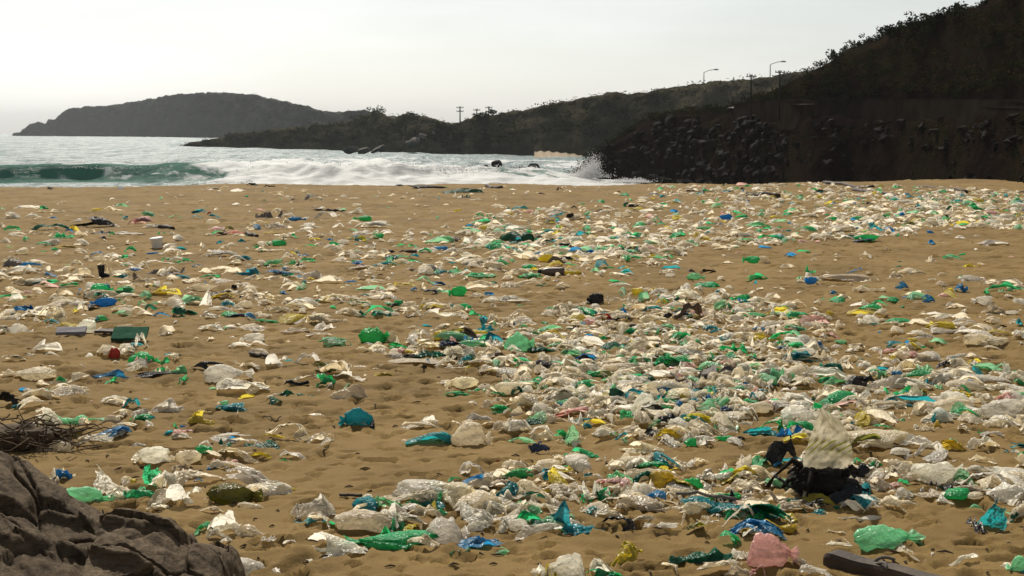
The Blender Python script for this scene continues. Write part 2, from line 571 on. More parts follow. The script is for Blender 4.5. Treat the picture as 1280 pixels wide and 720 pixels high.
rows = [6.3]
while rows[-1] < 72:
    rows.append(rows[-1] + 0.029 + 0.0018 * (rows[-1] - 6.3))
rows = np.concatenate([np.linspace(-60, 5.9, 28), rows, np.linspace(73, 175, 60)])
uu = np.linspace(-1, 1, 316)
uu = np.concatenate([[-14, -7, -4, -2.6, -1.9, -1.5, -1.25, -1.1], uu, [1.1, 1.25, 1.5, 1.9, 2.6, 4, 7, 14]])
half = 0.42 * np.maximum(rows, 6.3) + 1.6
X = half[:, None] * uu[None, :]
Y = np.broadcast_to(rows[:, None], X.shape)
Z = sand_z(X, Y)
link('beach', mesh_np('beach', np.stack([X, Y, Z], -1).reshape(-1, 3), grid_faces(*X.shape), [M_SAND]), kind='structure')

# ---------------------------------------------------------------- the sea
rows = [95.0]
while rows[-1] < 6000:
    d = rows[-1]
    rows.append(d + (0.42 if d < 175 else 0.42 + (d - 175) * 0.015))
rows = np.array(rows)
uu = np.concatenate([np.linspace(-1.0, 0.75, 380), [0.9, 1.2]])
X = rows[:, None] * 0.52 * uu[None, :]
Y = np.broadcast_to(rows[:, None], X.shape).copy()
Zs = np.full(X.shape, SEA_Z)
fade = 1 / (1 + (Y / 900.0) ** 2)
Zs += fade * (0.20 * fbm(X / 16, Y / 6, 0.4, 4, 0.6) + 0.16 * np.sin(Y / 5.5 + 1.5 * noise3(X / 40, Y / 40)))
# two breakers rolling in, the nearer one steep
crestD = 146 + 4 * noise3(X / 22, 0.3, 0.5) + 0.03 * X
dy = Y - crestD
up = sstep(-44, -16, X + 5 * noise3(X / 7, Y / 5, 3.3))          # towards the right the wave has already broken
Hn = 1.75 + 0.35 * noise3(X / 9, 1.7, 0.2)
wave = np.where(dy < 0, np.exp(-(dy / (1.5 + 0.5 * noise3(X / 4, 3.7, 0.4) + 5.0 * up ** 2)) ** 2), np.exp(-(dy / 9.0) ** 2))
low = (1 - 0.45 * sstep(-14, 2, X)) * (1 - 0.92 * sstep(2, 11, X))      # the wave runs out towards the spur
Zs += wave * Hn * (1 + 0.12 * up) * low
c2 = 215 + 8 * noise3(X / 40, 4.3, 0.5)
d2 = Y - c2
Zs += np.where(d2 < 0, np.exp(-(d2 / 4.0) ** 2), np.exp(-(d2 / 14.0) ** 2)) * 0.9
white = up * sstep(178, 150, Y) + sstep(-6, -16, dy) * (0.2 + 0.75 * up)
xr = X / Y
white += sstep(-0.30, -0.13, xr) * sstep(430, 250, Y) * (0.55 + 0.5 * noise3(X / 30, Y / 12, 6.6))
lump = fbm(X / 4.0, Y / 3.0, 2.2, 4, 0.6)
Zs += low * np.clip(white, 0, 1) * (0.38 * lump) * sstep(-20, -6, dy)
Zs += low * up * np.exp(-((dy + 1) / 4.5) ** 2) * (0.6 * np.maximum(0, noise3(X / 5.2, 0.7, Y / 7)) + 0.35 * np.maximum(0, noise3(X / 1.3, 2.7, Y / 3)) + 0.25 * np.maximum(0, noise3(X / 0.5, 4.7, Y / 1.5)))
foam = np.clip(white, 0, 1) * (0.60 + 0.10 * noise3(X / 9, Y / 5, 12.5))
foam = np.maximum(foam, np.exp(-((dy - 0.4) / 0.9) ** 2) * (0.35 + 0.35 * noise3(X / 6, 9.0, 1.0)))   # lip
foam = np.maximum(foam, np.exp(-((dy + 1.2) / 1.6) ** 2) * (0.28 + 0.42 * noise3(X / 2.2, Y / 1.1, 4.0)))
foam = np.maximum(foam, np.exp(-((d2 - 0.5) / 2.0) ** 2) * (0.30 + 0.5 * noise3(X / 14, 5.0, 3.0)))
foam = np.maximum(foam, 0.30 * sstep(0.15, 0.5, noise3(X / 60, Y / 14, 8.0)) * sstep(900, 250, Y))
me = mesh_np('sea', np.stack([X, Y, Zs], -1).reshape(-1, 3), grid_faces(*X.shape), [M_SEA])
me.attributes.new('foam', 'FLOAT', 'POINT').data.foreach_set('value', foam.ravel().astype(np.float32))
thin = 0.85 * sstep(-6, -2, dy) * sstep(16, 5, dy)
me.attributes.new('thin', 'FLOAT', 'POINT').data.foreach_set('value', thin.ravel().astype(np.float32))
link('sea', me, kind='structure')


# ---------------------------------------------------------------- hills, from the ridge lines seen in the photograph
def hill(name, mat, cols, nu, rough, kind='structure', nrow=40, seed=0.0):
    """cols: (u, [(distance, v), ...]); every column is a section through the hill"""
    us = np.array([q[0] for q in cols], float)
    k = len(cols[0][1])
    P = np.array([[at(u, v, D) for D, v in sec] for u, sec in cols])       # col, row, 3
    t = np.linspace(us[0], us[-1], nu)
    A = np.stack([[np.interp(t, us, P[:, r, j]) for j in range(3)] for r in range(k)])   # row,3,nu
    seg = np.linspace(0, k - 1, nrow)
    B = np.empty((nrow, nu, 3))
    for j in range(3):
        for c in range(nu):
            B[:, c, j] = np.interp(seg, np.arange(k), A[:, j, c])
    B[:, :, 2] += rough * fbm(B[:, :, 0] / (rough * 9), B[:, :, 1] / (rough * 9), seed, 5, 0.55)
    B[:, :, 1] += 1.2 * rough * fbm(B[:, :, 0] / (rough * 6), B[:, :, 2] / (rough * 4), seed + 9, 4, 0.55)
    o = link(name, mesh_np(name, B.reshape(-1, 3), grid_faces(nrow, nu), [mat]), kind=kind)
    return o, B


def sea_v(D, z=SEA_Z - 0.6):
    # pixel row of a point at height z and distance D
    s = (z - CAM_H) / D
    c, sn = math.cos(PITCH), math.sin(PITCH)
    cy = (s * c + sn) / (c - s * sn)
    return 360 - cy * FPX


head = [(16, 1900, 1910, 167.2), (25, 1880, 1900, 165.5), (37, 1850, 1930, 155.6), (47, 1830, 1930, 152), (57, 1800, 1930, 154.6), (60, 1790, 1920, 149), (69, 1780, 1920, 149), (76, 1760, 1920, 142),
        (86, 1740, 1910, 135.5), (134, 1650, 1850, 132), (161, 1600, 1800, 128.7), (198, 1500, 1720, 122), (225, 1400, 1640, 117), (269, 1250, 1520, 116), (302, 1150, 1440, 117), (323, 1100, 1400, 119.6),
        (339, 1050, 1360, 123.7), (380, 980, 1300, 132), (403, 950, 1280, 139), (430, 930, 1250, 140), (460, 920, 1240, 141), (520, 900, 1200, 150), (620, 900, 1150, 166)]


def bluff(u, d0, v, back):
    """section through a steep coast: the slope is steeper than the sun is high"""
    rise = d0 * (166 - v) / FPX + 5.5
    sv = sea_v(d0)
    return (u, [(d0, sv), (d0 + rise * 0.3, 0.68 * sv + 0.32 * v), (d0 + rise * 0.62, 0.36 * sv + 0.64 * v), (d0 + rise * 1.05, v), (d0 + rise + back, v + 4), (d0 + rise + back * 2, 182)])


cols = [bluff(u, d0, v, 130) for u, d0, d1, v in head]
_, HEADP = hill('headland', M_HEAD, cols, 420, 2.0, nrow=60, seed=2.0)

mid = [(228, 525, 530, 184), (245, 515, 525, 178), (290, 480, 500, 169), (340, 450, 480, 163), (400, 420, 450, 157), (430, 400, 440, 152), (472, 380, 430, 141), (492, 370, 430, 149), (516, 360, 430, 144.5),
       (539, 350, 430, 146), (553, 345, 430, 154), (576, 340, 440, 155), (593, 330, 440, 148), (613, 325, 440, 144), (623, 320, 440, 142), (660, 310, 440, 138), (677, 305, 440, 133), (714, 300, 450, 128),
       (727, 295, 450, 122), (778, 290, 460, 118), (811, 285, 470, 116), (855, 280, 480, 108), (890, 275, 480, 103.5), (941, 270, 480, 98.5), (961, 270, 480, 96), (1001, 265, 480, 90), (1060, 260, 480, 80), (1250, 260, 480, 55)]
cols = [bluff(u, d0, v, 45) for u, d0, d1, v in mid]
_, MIDP = hill('promontory', M_RIDGE, cols, 620, 0.9, nrow=70, seed=4.0)

near_v = [  # u, distance of the foot, rows of: foot, lower slope, wall foot, road, upper slope, ridge
    (690, 153, 240, 238, 236, 236, 236, 236), (722, 152, 238, 225, 214, 213, 212, 211), (745, 149, 238, 212, 194, 192, 191, 190),
    (800, 143, 238, 196, 161, 154, 152, 151), (860, 132, 238, 185, 150, 142, 140, 139), (925, 117, 238, 182, 152, 133, 132, 131),
    (985, 106, 238, 182, 152, 131, 127, 112), (1010, 97, 238, 182, 152, 130, 124, 96), (1040, 94, 238, 184, 152, 130, 122, 80),
    (1066, 92, 239, 184, 152, 130, 120, 66), (1092, 89, 239, 185, 152, 130, 115, 55), (1120, 86, 240, 186, 152, 130, 108, 39),
    (1200, 76, 242, 186, 152, 130, 100, 22), (1230, 72, 244, 188, 152, 130, 96, 8), (1280, 66, 247, 190, 152, 130, 90, -22),
    (1500, 50, 264, 195, 152, 130, 75, -120), (1900, 38, 292, 200, 152, 130, 70, -180)]
near = []
for u, d0, a0, a1, a2, a3, a4, a5 in near_v:
    d1 = d0 + d0 * (a0 - a1) / FPX / 1.15
    d2 = d1 + d0 * (a1 - a2) / FPX / 1.15
    d3 = d2 + 4.5
    d4 = d3 + d0 * (a3 - a4) / FPX / 1.3
    d5 = d4 + d0 * (a4 - a5) / FPX / 1.3 + 0.5
    near.append((u, [(d0, a0), (d1, a1), (d2, a2), (d3, a3), (d4, a4), (d5, a5), (d5 + 35, a5 + 14)]))
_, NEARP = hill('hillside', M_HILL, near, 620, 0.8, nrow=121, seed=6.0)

# small beach in the far cove, and pale slabs on the promontory
cv = []
for i, u in enumerate(np.linspace(668, 728, 30)):
    for j, D in enumerate((288, 293, 299, 306)):
        p = at(u, 190, D)
        p[2] = SEA_Z + (-0.3, 0.15, 0.6, 1.1)[j] + 0.15 * math.sin(i * 1.3 + j)
        cv.append(p)
link('cove_beach', mesh_np('cove_beach', cv, grid_faces(30, 4), [M_BEACH2]), kind='structure')

# haze: salt air over the whole bay
M_HAZE, nt, out = new_mat('salt haze')
pv = N(nt, 'ShaderNodeVolumePrincipled', Density=0.00012, Anisotropy=0.0)
pv.inputs['Color'].default_value = (0.86, 0.90, 0.93, 1)
nt.links.new(pv.outputs[0], out.inputs['Volume'])
V, F = box((0, 3000, 36), (9000, 6300, 90))
link('haze', mesh_np('haze', V, F, [M_HAZE], smooth=False), kind='stuff')

# ---------------------------------------------------------------- rocks
def ico(sub):
    t = (1 + 5 ** 0.5) / 2
    V = [(-1, t, 0), (1, t, 0), (-1, -t, 0), (1, -t, 0), (0, -1, t), (0, 1, t), (0, -1, -t), (0, 1, -t), (t, 0, -1), (t, 0, 1), (-t, 0, -1), (-t, 0, 1)]
    V = [np.array(v) / np.linalg.norm(v) for v in V]
    F = [(0, 11, 5), (0, 5, 1), (0, 1, 7), (0, 7, 10), (0, 10, 11), (1, 5, 9), (5, 11, 4), (11, 10, 2), (10, 7, 6), (7, 1, 8), (3, 9, 4), (3, 4, 2), (3, 2, 6), (3, 6, 8), (3, 8, 9), (4, 9, 5), (2, 4, 11), (6, 2, 10), (8, 6, 7), (9, 8, 1)]
    for _ in range(sub):
        cache, G = {}, []

        def midp(i, j):
            k = (min(i, j), max(i, j))
            if k not in cache:
                m = V[i] + V[j]
                V.append(m / np.linalg.norm(m))
                cache[k] = len(V) - 1
            return cache[k]
        for x, y, z in F:
            p, q, r = midp(x, y), midp(y, z), midp(z, x)
            G += [(x, p, r), (y, q, p), (z, r, q), (p, q, r)]
        F = G
    return np.array(V), np.array(F)


ICO = {k: ico(k) for k in (0, 1, 2, 3, 4)}


def rock_mesh(seed, sub=3, cuts=14):
    g = np.random.default_rng(seed)
    V, F = ICO[sub]
    V = V * (1 + 0.25 * fbm(V[:, :1] * 1.2 + seed, V[:, 1:2] * 1.2, V[:, 2:] * 1.2, 3))
    for _ in range(cuts):                       # broken faces
        n = g.normal(size=3)
        n /= np.linalg.norm(n)
        d = V @ n - g.uniform(0.55, 0.9)
        V = V - np.where(d > 0, d * 0.93, 0)[:, None] * n
    V = V + 0.035 * V * fbm(V[:, :1] * 5 + seed, V[:, 1:2] * 5, V[:, 2:] * 5, 3)
    return mesh_np('rock', V, F, [M_ROCK], smooth=False)


ROCKS = [rock_mesh(300 + i, 3) for i in range(9)]
g = np.random.default_rng(21)
# boulders tumbled along the foot of the spur and in the surf
NB = 84
for i in range(NB):
    t = i / (NB - 1)
    u = 726 + 190 * t + g.normal() * 5
    c = int(np.clip((u - 690) / (1900 - 690) * 619, 0, 619))
    r = int(g.uniform(0, 1) ** 1.8 * 32)
    s = g.uniform(0.3, 1.0) * (1.0 - 0.4 * r / 40)
    p = NEARP[r, c] - (0, 0.15, 0.2)
    if r < 6:
        p[2] = max(p[2], SEA_Z + 0.2)
        p[1] -= g.uniform(0, 2.5)
    sz = 'small' if s < 0.8 else ('mid-sized' if s < 1.15 else 'large')
    wh = ('where the spray breaks on the spur', 'midway along the foot of the spur', 'where the spur meets the sand')[min(2, i * 3 // NB)]
    o = link('boulder', ROCKS[i % 9], loc=p, label='%s dark wet boulder %s' % (sz, wh), cat='rock', group='%s boulders %s' % (sz, wh))
    o.scale = (s * g.uniform(0.8, 1.7), s, s * g.uniform(0.5, 1.0))
    o.rotation_euler = tuple(g.uniform(-0.8, 0.8, 2)) + (g.uniform(0, 6.3),)
for i, (u, v0, D, w, h, lab) in enumerate([
        (609, 213, 172, 0.55, 0.75, 'squat dark rock standing in the white surf, smallest of three'),
        (621, 206, 200, 1.2, 0.7, 'dark rock with a pointed tip behind the surf rocks'),
        (648, 213, 168, 1.6, 0.55, 'long low dark rock lying in the white surf'),
        (668, 211, 172, 0.9, 0.85, 'humped dark rock in the surf beside the long low rock')]):
    p = at(u, v0, D)
    o = link('sea_rock', ROCKS[(i * 2 + 1) % 9], loc=p, label=lab, cat='rock', group='rocks standing in the surf')
    o.scale = (w, w * 0.7, h)
    o.rotation_euler = (0.1, -0.1, i * 1.1)
for i in range(22):                             # loose stones on the cut slope under the wall
    u = g.uniform(880, 1400)
    c = int((u - 690) / (1900 - 690) * 619)
    r = int(g.uniform(5, 37))
    p = NEARP[r, c]
    o = link('stone', ROCKS[i % 9], loc=p, label='angular stone lying on the dark cut slope under the road wall', cat='stone', group='stones on the cut slope')
    s = g.uniform(0.10, 0.28)
    o.scale = (s * 1.4, s, s * 0.8)
    o.rotation_euler = tuple(g.uniform(0, 6.3, 3))
# rubble over the whole cut slope
VR, FR = [], []
off = 0
lows = []
for i in range(10):
    V, F = ICO[1]
    gg = np.random.default_rng(600 + i)
    V = V * (1 + 0.35 * gg.normal(size=(len(V), 1)).clip(-1, 1) * 0.6) * gg.uniform(0.6, 1.3, 3)
    lows.append((V, F))
for i in range(950):
    c = int(g.uniform(14, 150) if i < 620 else g.uniform(150, 420))
    r = int(g.uniform(0, 40))
    s = 0.08 + 0.55 * g.random() ** 3 * (1.2 if c < 150 else 0.7)
    V, F = lows[i % 10]
    a_ = g.uniform(0, 6.28)
    P = V * s
    P = np.stack([P[:, 0] * math.cos(a_) - P[:, 1] * math.sin(a_), P[:, 0] * math.sin(a_) + P[:, 1] * math.cos(a_), P[:, 2] * 0.8], -1)
    VR.append(P + NEARP[r, c] - (0, 0.3 * s, 0))
    FR.append(F + off)
    off += len(P)
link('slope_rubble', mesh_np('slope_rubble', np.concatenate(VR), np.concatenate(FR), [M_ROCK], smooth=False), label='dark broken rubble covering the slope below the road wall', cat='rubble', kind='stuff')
for i, (u, v) in enumerate([(520, 176), (534, 172), (545, 169), (512, 180), (440, 187), (455, 189), (472, 187)]):
    D = 360 - i * 2
    o = link('pale_slab', ROCKS[(i + 3) % 9], loc=at(u, v, D - (0 if i < 4 else 14)), label='pale bare rock slab on the dark promontory above the sea', cat='rock', group='pale slabs on the promontory')
    o.scale = (2.4, 1.6, 0.6)
    o.rotation_euler = (0.5, 0.2, i * 0.7)
    o.data = ROCKS[(i + 3) % 9].copy()
    o.data.materials[0] = M_CONC


# the big rock in the lower left corner: two blocks split by a crack
def big_rock(name, top, d_top, d_bot, label, seed):
    us = np.array([q[0] for q in top], float)
    vs = np.array([q[1] for q in top], float)
    t = np.linspace(us[0], us[-1], 200)
    tv = np.interp(t, us, vs)
    Rr = []
    for c, (u, v) in enumerate(zip(t, tv)):
        pt = at(u, v, d_top)
        rx = ray(u, v)[0]
        col = [(pt[0] * 1.02, d_top + 0.75, -0.25), (pt[0] * 1.01, d_top + 0.45, pt[2] * 0.55), (pt[0], d_top + 0.12, pt[2] - 0.03), tuple(pt)]
        zt = pt[2]
        for f in (0.15, 0.3, 0.45, 0.6, 0.75, 0.9):
            D = d_top + (d_bot - d_top) * f
            col.append((rx * (d_top + (D - d_top) * 0.6), D, zt - (0.30 * f + 0.16 * f * f) * max(zt, 0.1) ** 0.7))
        zl = col[-1][2]
        col.append((col[-1][0], d_bot, zl * 0.5))
        col.append((col[-1][0], d_bot - 0.1, -0.3))
        Rr.append(col)
    A = np.array(Rr)
    seg = np.linspace(0, A.shape[1] - 1, 190)
    B = np.empty((190, len(t), 3))
    for j in range(3):
        for c in range(len(t)):
            B[:, c, j] = np.interp(seg, np.arange(A.shape[1]), A[c, :, j])
    x, y, z = B[..., 0], B[..., 1], B[..., 2]
    d = 0.040 * fbm(x * 1.1 + seed, y * 1.1, z * 1.1, 3) + 0.020 * fbm(x * 7, y * 7 + seed, z * 7, 4, 0.6)
    # slaty layers: ledges that break away towards the sand, worn smooth on the upper face
    s = (x * 0.5 + y * 1.0 + z * 2.2) * 1.7 + 0.22 * fbm(x * 2, y * 2, z * 2 + seed, 3)
    d += 0.07 * sstep(0.80, 0.95, s - np.floor(s)) * sstep(-0.2, 0.5, noise3(x * 0.9, y * 0.9 + seed, 0.7) + 0.3)
    # split blocks: every block sits and tilts a little differently
    gs = np.random.default_rng(int(seed * 10))
    lo_, hi_ = B.reshape(-1, 3).min(0), B.reshape(-1, 3).max(0)
    sd = gs.uniform(lo_, hi_, (70, 3))
    Q = np.stack([x + 0.06 * noise3(x * 3, y * 3, z * 3), y, z + 0.06 * noise3(x * 3 + 9, y * 3, z * 3)], -1)
    dist = (((Q[:, :, None, :] - sd[None, None]) * (1.0, 1.0, 1.8)) ** 2).sum(-1)
    cell = dist.argmin(-1)
    two = np.sort(dist, -1)[..., :2]
    gapd = np.sqrt(two[..., 1]) - np.sqrt(two[..., 0])
    tl = gs.normal(size=(70, 3)) * (0.08, 0.08, 0.05)
    d += gs.uniform(-0.022, 0.022, 70)[cell] + ((Q - sd[cell]) * tl[cell]).sum(-1) - 0.03 * np.exp(-(gapd / 0.012) ** 2)
    k = np.abs(noise3(x * 1.7 + 5, y * 1.3 + seed, z * 1.5))
    d -= 0.08 * np.exp(-(k / 0.022) ** 2)
    B[..., 2] += d * 0.9
    B[..., 1] -= d * 0.35
    return link(name, mesh_np(name, B.reshape(-1, 3), grid_faces(190, len(t)), [M_BOULD]), label=label, cat='rock')


big_rock('large_rock', [(-330, 500), (-160, 530), (-60, 553), (0, 566), (22, 577), (55, 600), (86, 622), (112, 640), (130, 655), (150, 690), (172, 740), (190, 800)], 8.3, 5.9, 'large grey-brown rock slab with layered ledges beside the litter strewn sand', 1.0)
big_rock('split_rock', [(108, 760), (118, 690), (126, 646), (140, 641), (168, 640), (192, 646), (212, 653), (228, 668), (252, 675), (268, 683), (282, 700), (290, 735), (296, 800)], 7.75, 6.0, 'smaller dark rock block split from the large grey-brown slab', 5.0)

# ---------------------------------------------------------------- road wall, rail, poles, lamps
t = np.linspace(918, 1700, 120)
nu = np.array([q[0] for q in near], float)
Dw = np.interp(t, nu, [q[1][2][0] for q in near]) + 0.4
tops = np.interp(t, [900, 926, 940, 1020, 1280, 1900], [136, 129.5, 128, 125.5, 128, 128])
foot = np.interp(t, [900, 926, 940, 1020, 1280, 1900], [140, 154, 160, 164, 166, 166])
top_p = np.array([at(a_, b_, d_) for a_, b_, d_ in zip(t, tops, Dw)])
fo_p = np.array([at(a_, b_, d_ - 0.5) for a_, b_, d_ in zip(t, foot, Dw)])
wall = bpy.data.objects.new('retaining_wall', None)
COL.objects.link(wall)
wall.location = fo_p[0]
wall['label'] = 'long dark concrete retaining wall holding the road above the slope'
wall['category'] = 'wall'
W0 = -fo_p[0]
back = np.array((0, 0.45, 0))
for i in range(0, len(t) - 1, 4):
    j = min(i + 4, len(t) - 1)
    a0, a1, b0, b1 = fo_p[i], fo_p[j], top_p[i], top_p[j]
    gap = (a1 - a0) * 0.012
    q = np.array([a0 + gap, a1 - gap, b1 - gap, b0 + gap])
    V = np.concatenate([q, q + back]) + W0
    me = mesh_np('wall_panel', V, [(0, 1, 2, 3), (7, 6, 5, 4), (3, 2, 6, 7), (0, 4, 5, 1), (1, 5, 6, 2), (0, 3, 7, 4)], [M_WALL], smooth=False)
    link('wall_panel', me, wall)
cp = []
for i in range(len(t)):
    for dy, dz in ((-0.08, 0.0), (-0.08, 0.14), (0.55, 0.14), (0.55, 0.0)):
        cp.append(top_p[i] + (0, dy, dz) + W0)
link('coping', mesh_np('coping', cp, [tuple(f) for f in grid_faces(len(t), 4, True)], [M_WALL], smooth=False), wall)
# road deck behind the wall
rd = []
for i in range(len(t)):
    p = top_p[i]
    rd += [p + (0, 0.6, -0.25), p + (0, 4.6, -0.15)]
link('road', mesh_np('road', rd, grid_faces(len(t), 2), [M_ASPH]), kind='structure')
rail = bpy.data.objects.new('guard_rail', None)
COL.objects.link(rail)
rail.location = top_p[12] + (0, 6.6, 0)
rail['label'] = 'thin pale guard rail along the hill road behind the wall'
rail['category'] = 'rail'
G0 = -np.array(rail.location)
ra = np.array([at(u, v, D) for u, v, D in zip(np.linspace(995, 1110, 24), np.linspace(113.5, 115.5, 24), np.interp(np.linspace(995, 1110, 24), nu, [q[1][3][0] for q in near]) - 0.5)])
V, F = join([tube(ra + G0 + (0, 0, z), 0.022, 5) for z in (0, -0.2)])
link('beam', mesh_np('beam', V, F, [M_WALL]), rail)
for i in range(0, 24, 3):
    V, F = box(ra[i] + G0 + (0, 0.1, -0.7), (0.06, 0.06, 1.5))
    link('post', mesh_np('post', V, F, [M_WALL], smooth=False), rail)


def utility_pole(u, vtop, D, h, label, arms=1):
    tp = at(u, vtop, D)
    e = bpy.data.objects.new('utility_pole', None)
    COL.objects.link(e)
    e.location = tp - (0, 0, h)
    e['label'] = label
    e['category'] = 'pole'
    e['group'] = 'utility poles along the coast road'
    V, F = tube([(0, 0, -1.5), (0, 0, h * 0.5), (0, 0, h)], [0.22, 0.17, 0.12], 8)
    link('post', mesh_np('post', V, F, [M_POLE]), e)
    if D < 200:
        e.scale = (0.42, 0.42, 0.42)
        e.location = tp - (0, 0, h * 0.42)
    for k in range(arms):
        z = h - 0.35 - 0.9 * k
        V, F = box((0, 0, z), (1.7, 0.14, 0.14))
        am = link('crossarm', mesh_np('crossarm', V, F, [M_POLE], smooth=False), e)
        for x in (-0.75, -0.25, 0.25, 0.75):
            V, F = tube([(x, 0, z + 0.08), (x, 0, z + 0.22), (x, 0, z + 0.36)], [0.07, 0.10, 0.04], 6)
            link('insulator', mesh_np('insulator', V, F, [M_CONC]), am)


utility_pole(575, 133, 352, 8.0, 'tall utility pole on the low saddle of the promontory', 2)
utility_pole(596, 136, 356, 8.0, 'shorter utility pole between the tall pole and the bushy knoll', 1)
utility_pole(611, 133, 350, 8.0, 'utility pole rising just behind the dark bushy knoll', 1)
utility_pole(939, 93, 114, 7.0, 'dark utility pole at the curved end of the road wall', 1)
utility_pole(975, 88, 109, 7.5, 'dark utility pole in front of the hill, beside the taller street lamp', 1)


def street_lamp(u, vtop, D, h, side, label):
    tp = at(u, vtop, D)
    e = bpy.data.objects.new('street_lamp', None)
    COL.objects.link(e)
    e.location = tp - (0, 0, h)
    e['label'] = label
    e['category'] = 'street lamp'
    e['group'] = 'street lamps on the ridge road'
    V, F = tube([(0, 0, -2), (0, 0, h * 0.5), (0, 0, h * 0.93)], [0.16, 0.13, 0.10], 8)
    link('post', mesh_np('post', V, F, [M_METAL]), e)
    k = np.linspace(0, 1, 7)
    V, F = tube(np.stack([side * 2.4 * k, 0 * k, h * 0.93 + h * 0.07 * np.sin(k * 1.57)], -1), 0.08, 6)
    ar = link('arm', mesh_np('arm', V, F, [M_METAL]), e)
    V, F = tube([(side * 2.2, 0, h), (side * 2.5, 0, h + 0.04), (side * 3.1, 0, h + 0.02), (side * 3.4, 0, h - 0.02)], [0.08, 0.19, 0.17, 0.06], 8)
    link('lamp_head', mesh_np('lamp_head', V, F, [M_METAL]), ar)


street_lamp(880, 87, 330, 9.0, 1, 'slender street lamp alone on the far ridge skyline')
street_lamp(963, 77, 310, 9.0, 1, 'taller street lamp on the skyline behind the dark poles')


# ---------------------------------------------------------------- scrub
def foliage(rad, n, leaf, seed, flat=0.75):
    """leaf-sized faces spread through a lumpy crown"""
    g = np.random.default_rng(seed)
    nb = 9
    bc = g.normal(size=(nb, 3)) * (0.5, 0.5, 0.32)
    br = g.uniform(0.28, 0.5, nb)
    k = g.integers(0, nb, n)
    d = g.normal(size=(n, 3))
    d /= np.linalg.norm(d, axis=1)[:, None]
    P = (bc[k] + d * (br[k] * g.uniform(0.55, 1.05, n))[:, None]) * rad * (1, 1, flat)
    P[:, 2] += rad * 0.45
    A = g.normal(size=(n, 3))
    A /= np.linalg.norm(A, axis=1)[:, None]
    Bv = np.cross(A, g.normal(size=(n, 3)))
    Bv /= np.linalg.norm(Bv, axis=1)[:, None]
    s = leaf * g.uniform(0.6, 1.4, n)[:, None]
    V = np.stack([P - A * s, P + Bv * s * 0.45, P + A * s, P - Bv * s * 0.45], 1).reshape(-1, 3)
    F = np.arange(4 * n).reshape(-1, 4)
    return V, F


FOL = [foliage(1.0, 260, 0.13, 900 + i) for i in range(8)]
FOL_ME = [mesh_np('foliage', v, f, [M_LEAF], smooth=False) for v, f in FOL]
V, F = join([tube([(0, 0, -0.35), (0.12 * math.cos(a_), 0.12 * math.sin(a_), 0.15), (0.4 * math.cos(a_), 0.4 * math.sin(a_), 0.6)], [0.03, 0.022, 0.01], 5) for a_ in (0.2, 1.7, 2.9, 4.4, 5.4)])
STEM_ME = mesh_np('stems', V, F, [M_TWIG])


def shrub(loc, s, i, label, group):
    e = bpy.data.objects.new('shrub', None)
    COL.objects.link(e)
    e.location = loc
    e.scale = (s * random.uniform(0.9, 1.4), s, s * random.uniform(0.8, 1.25))
    e.rotation_euler = (0, 0, random.uniform(0, 6.28))
    e['label'], e['category'], e['group'] = label, 'shrub', group
    link('foliage', FOL_ME[i % 8], e)
    link('stems', STEM_ME, e)


sky_near = np.argmax(NEARP[:, :, 2] / NEARP[:, :, 1], axis=0)
k = 0
for u in list(np.linspace(1012, 1300, 46)) + [1119, 1121, 1117, 1147, 1166, 1170]:
    c = int((u - 690) / (1900 - 690) * 619)
    p = NEARP[sky_near[c], c]
    sz = random.uniform(0.35, 0.85)
    tx = '%s dark leafy shrub on the %s' % ('small' if sz < 0.5 else ('bushy' if sz < 0.7 else 'tall'), 'low end of the hill skyline' if u < 1070 else ('rising middle of the hill skyline' if u < 1180 else 'high shoulder of the hill'))
    shrub(p - (0, 0, 0.25), sz, k, tx, tx.replace('shrub on', 'shrubs on'))
    k += 1
for u, s, lab in ((472, 2.6, 'dark bush crowning the first knoll of the promontory'), (516, 2.4, 'dark bush on the second knoll of the promontory'), (612, 3.4, 'rounded dark bush beside the skyline poles'), (606, 2.5, 'low bush against the rounded dark bush by the poles')):
    cc = int((u - 228) / (1250 - 228) * 619)
    r = np.argmax(MIDP[:, cc, 2] / MIDP[:, cc, 1])
    shrub(MIDP[r, cc] - (0, 0, 1.0), s * 0.8, k, lab, 'bushes on the promontory')
    k += 1


def scrub_mass(P, r0, r1, n, smin, smax, seed, name, mats, leaf_n=70):
    g = np.random.default_rng(seed)
    Vs, Fs, mi, off = [], [], [], 0
    for i in range(n):
        r, c = int(g.uniform(r0, r1) * (P.shape[0] - 1)), int(g.uniform(0, 0.999) * P.shape[1])
        v, f = FOL[i % 8]
        sel = g.integers(0, len(f), leaf_n)
        v = v.reshape(-1, 4, 3)[sel].reshape(-1, 3)
        s = g.uniform(smin, smax)
        Vs.append(v * s * (1.2, 1, 0.8) * (1.3) + P[r, c] - (0, 0, 0.45 * s))
        Fs.append(np.arange(4 * leaf_n).reshape(-1, 4) + off)
        mi.append(np.full(leaf_n, 0 if g.random() < 0.7 else 1))
        off += 4 * leaf_n
    me = mesh_np(name, np.concatenate(Vs), np.concatenate(Fs), mats, smooth=False, mi=np.concatenate(mi))
    return link(name, me, label='low dry scrub covering the dark slope of the hill', cat='scrub', kind='stuff')


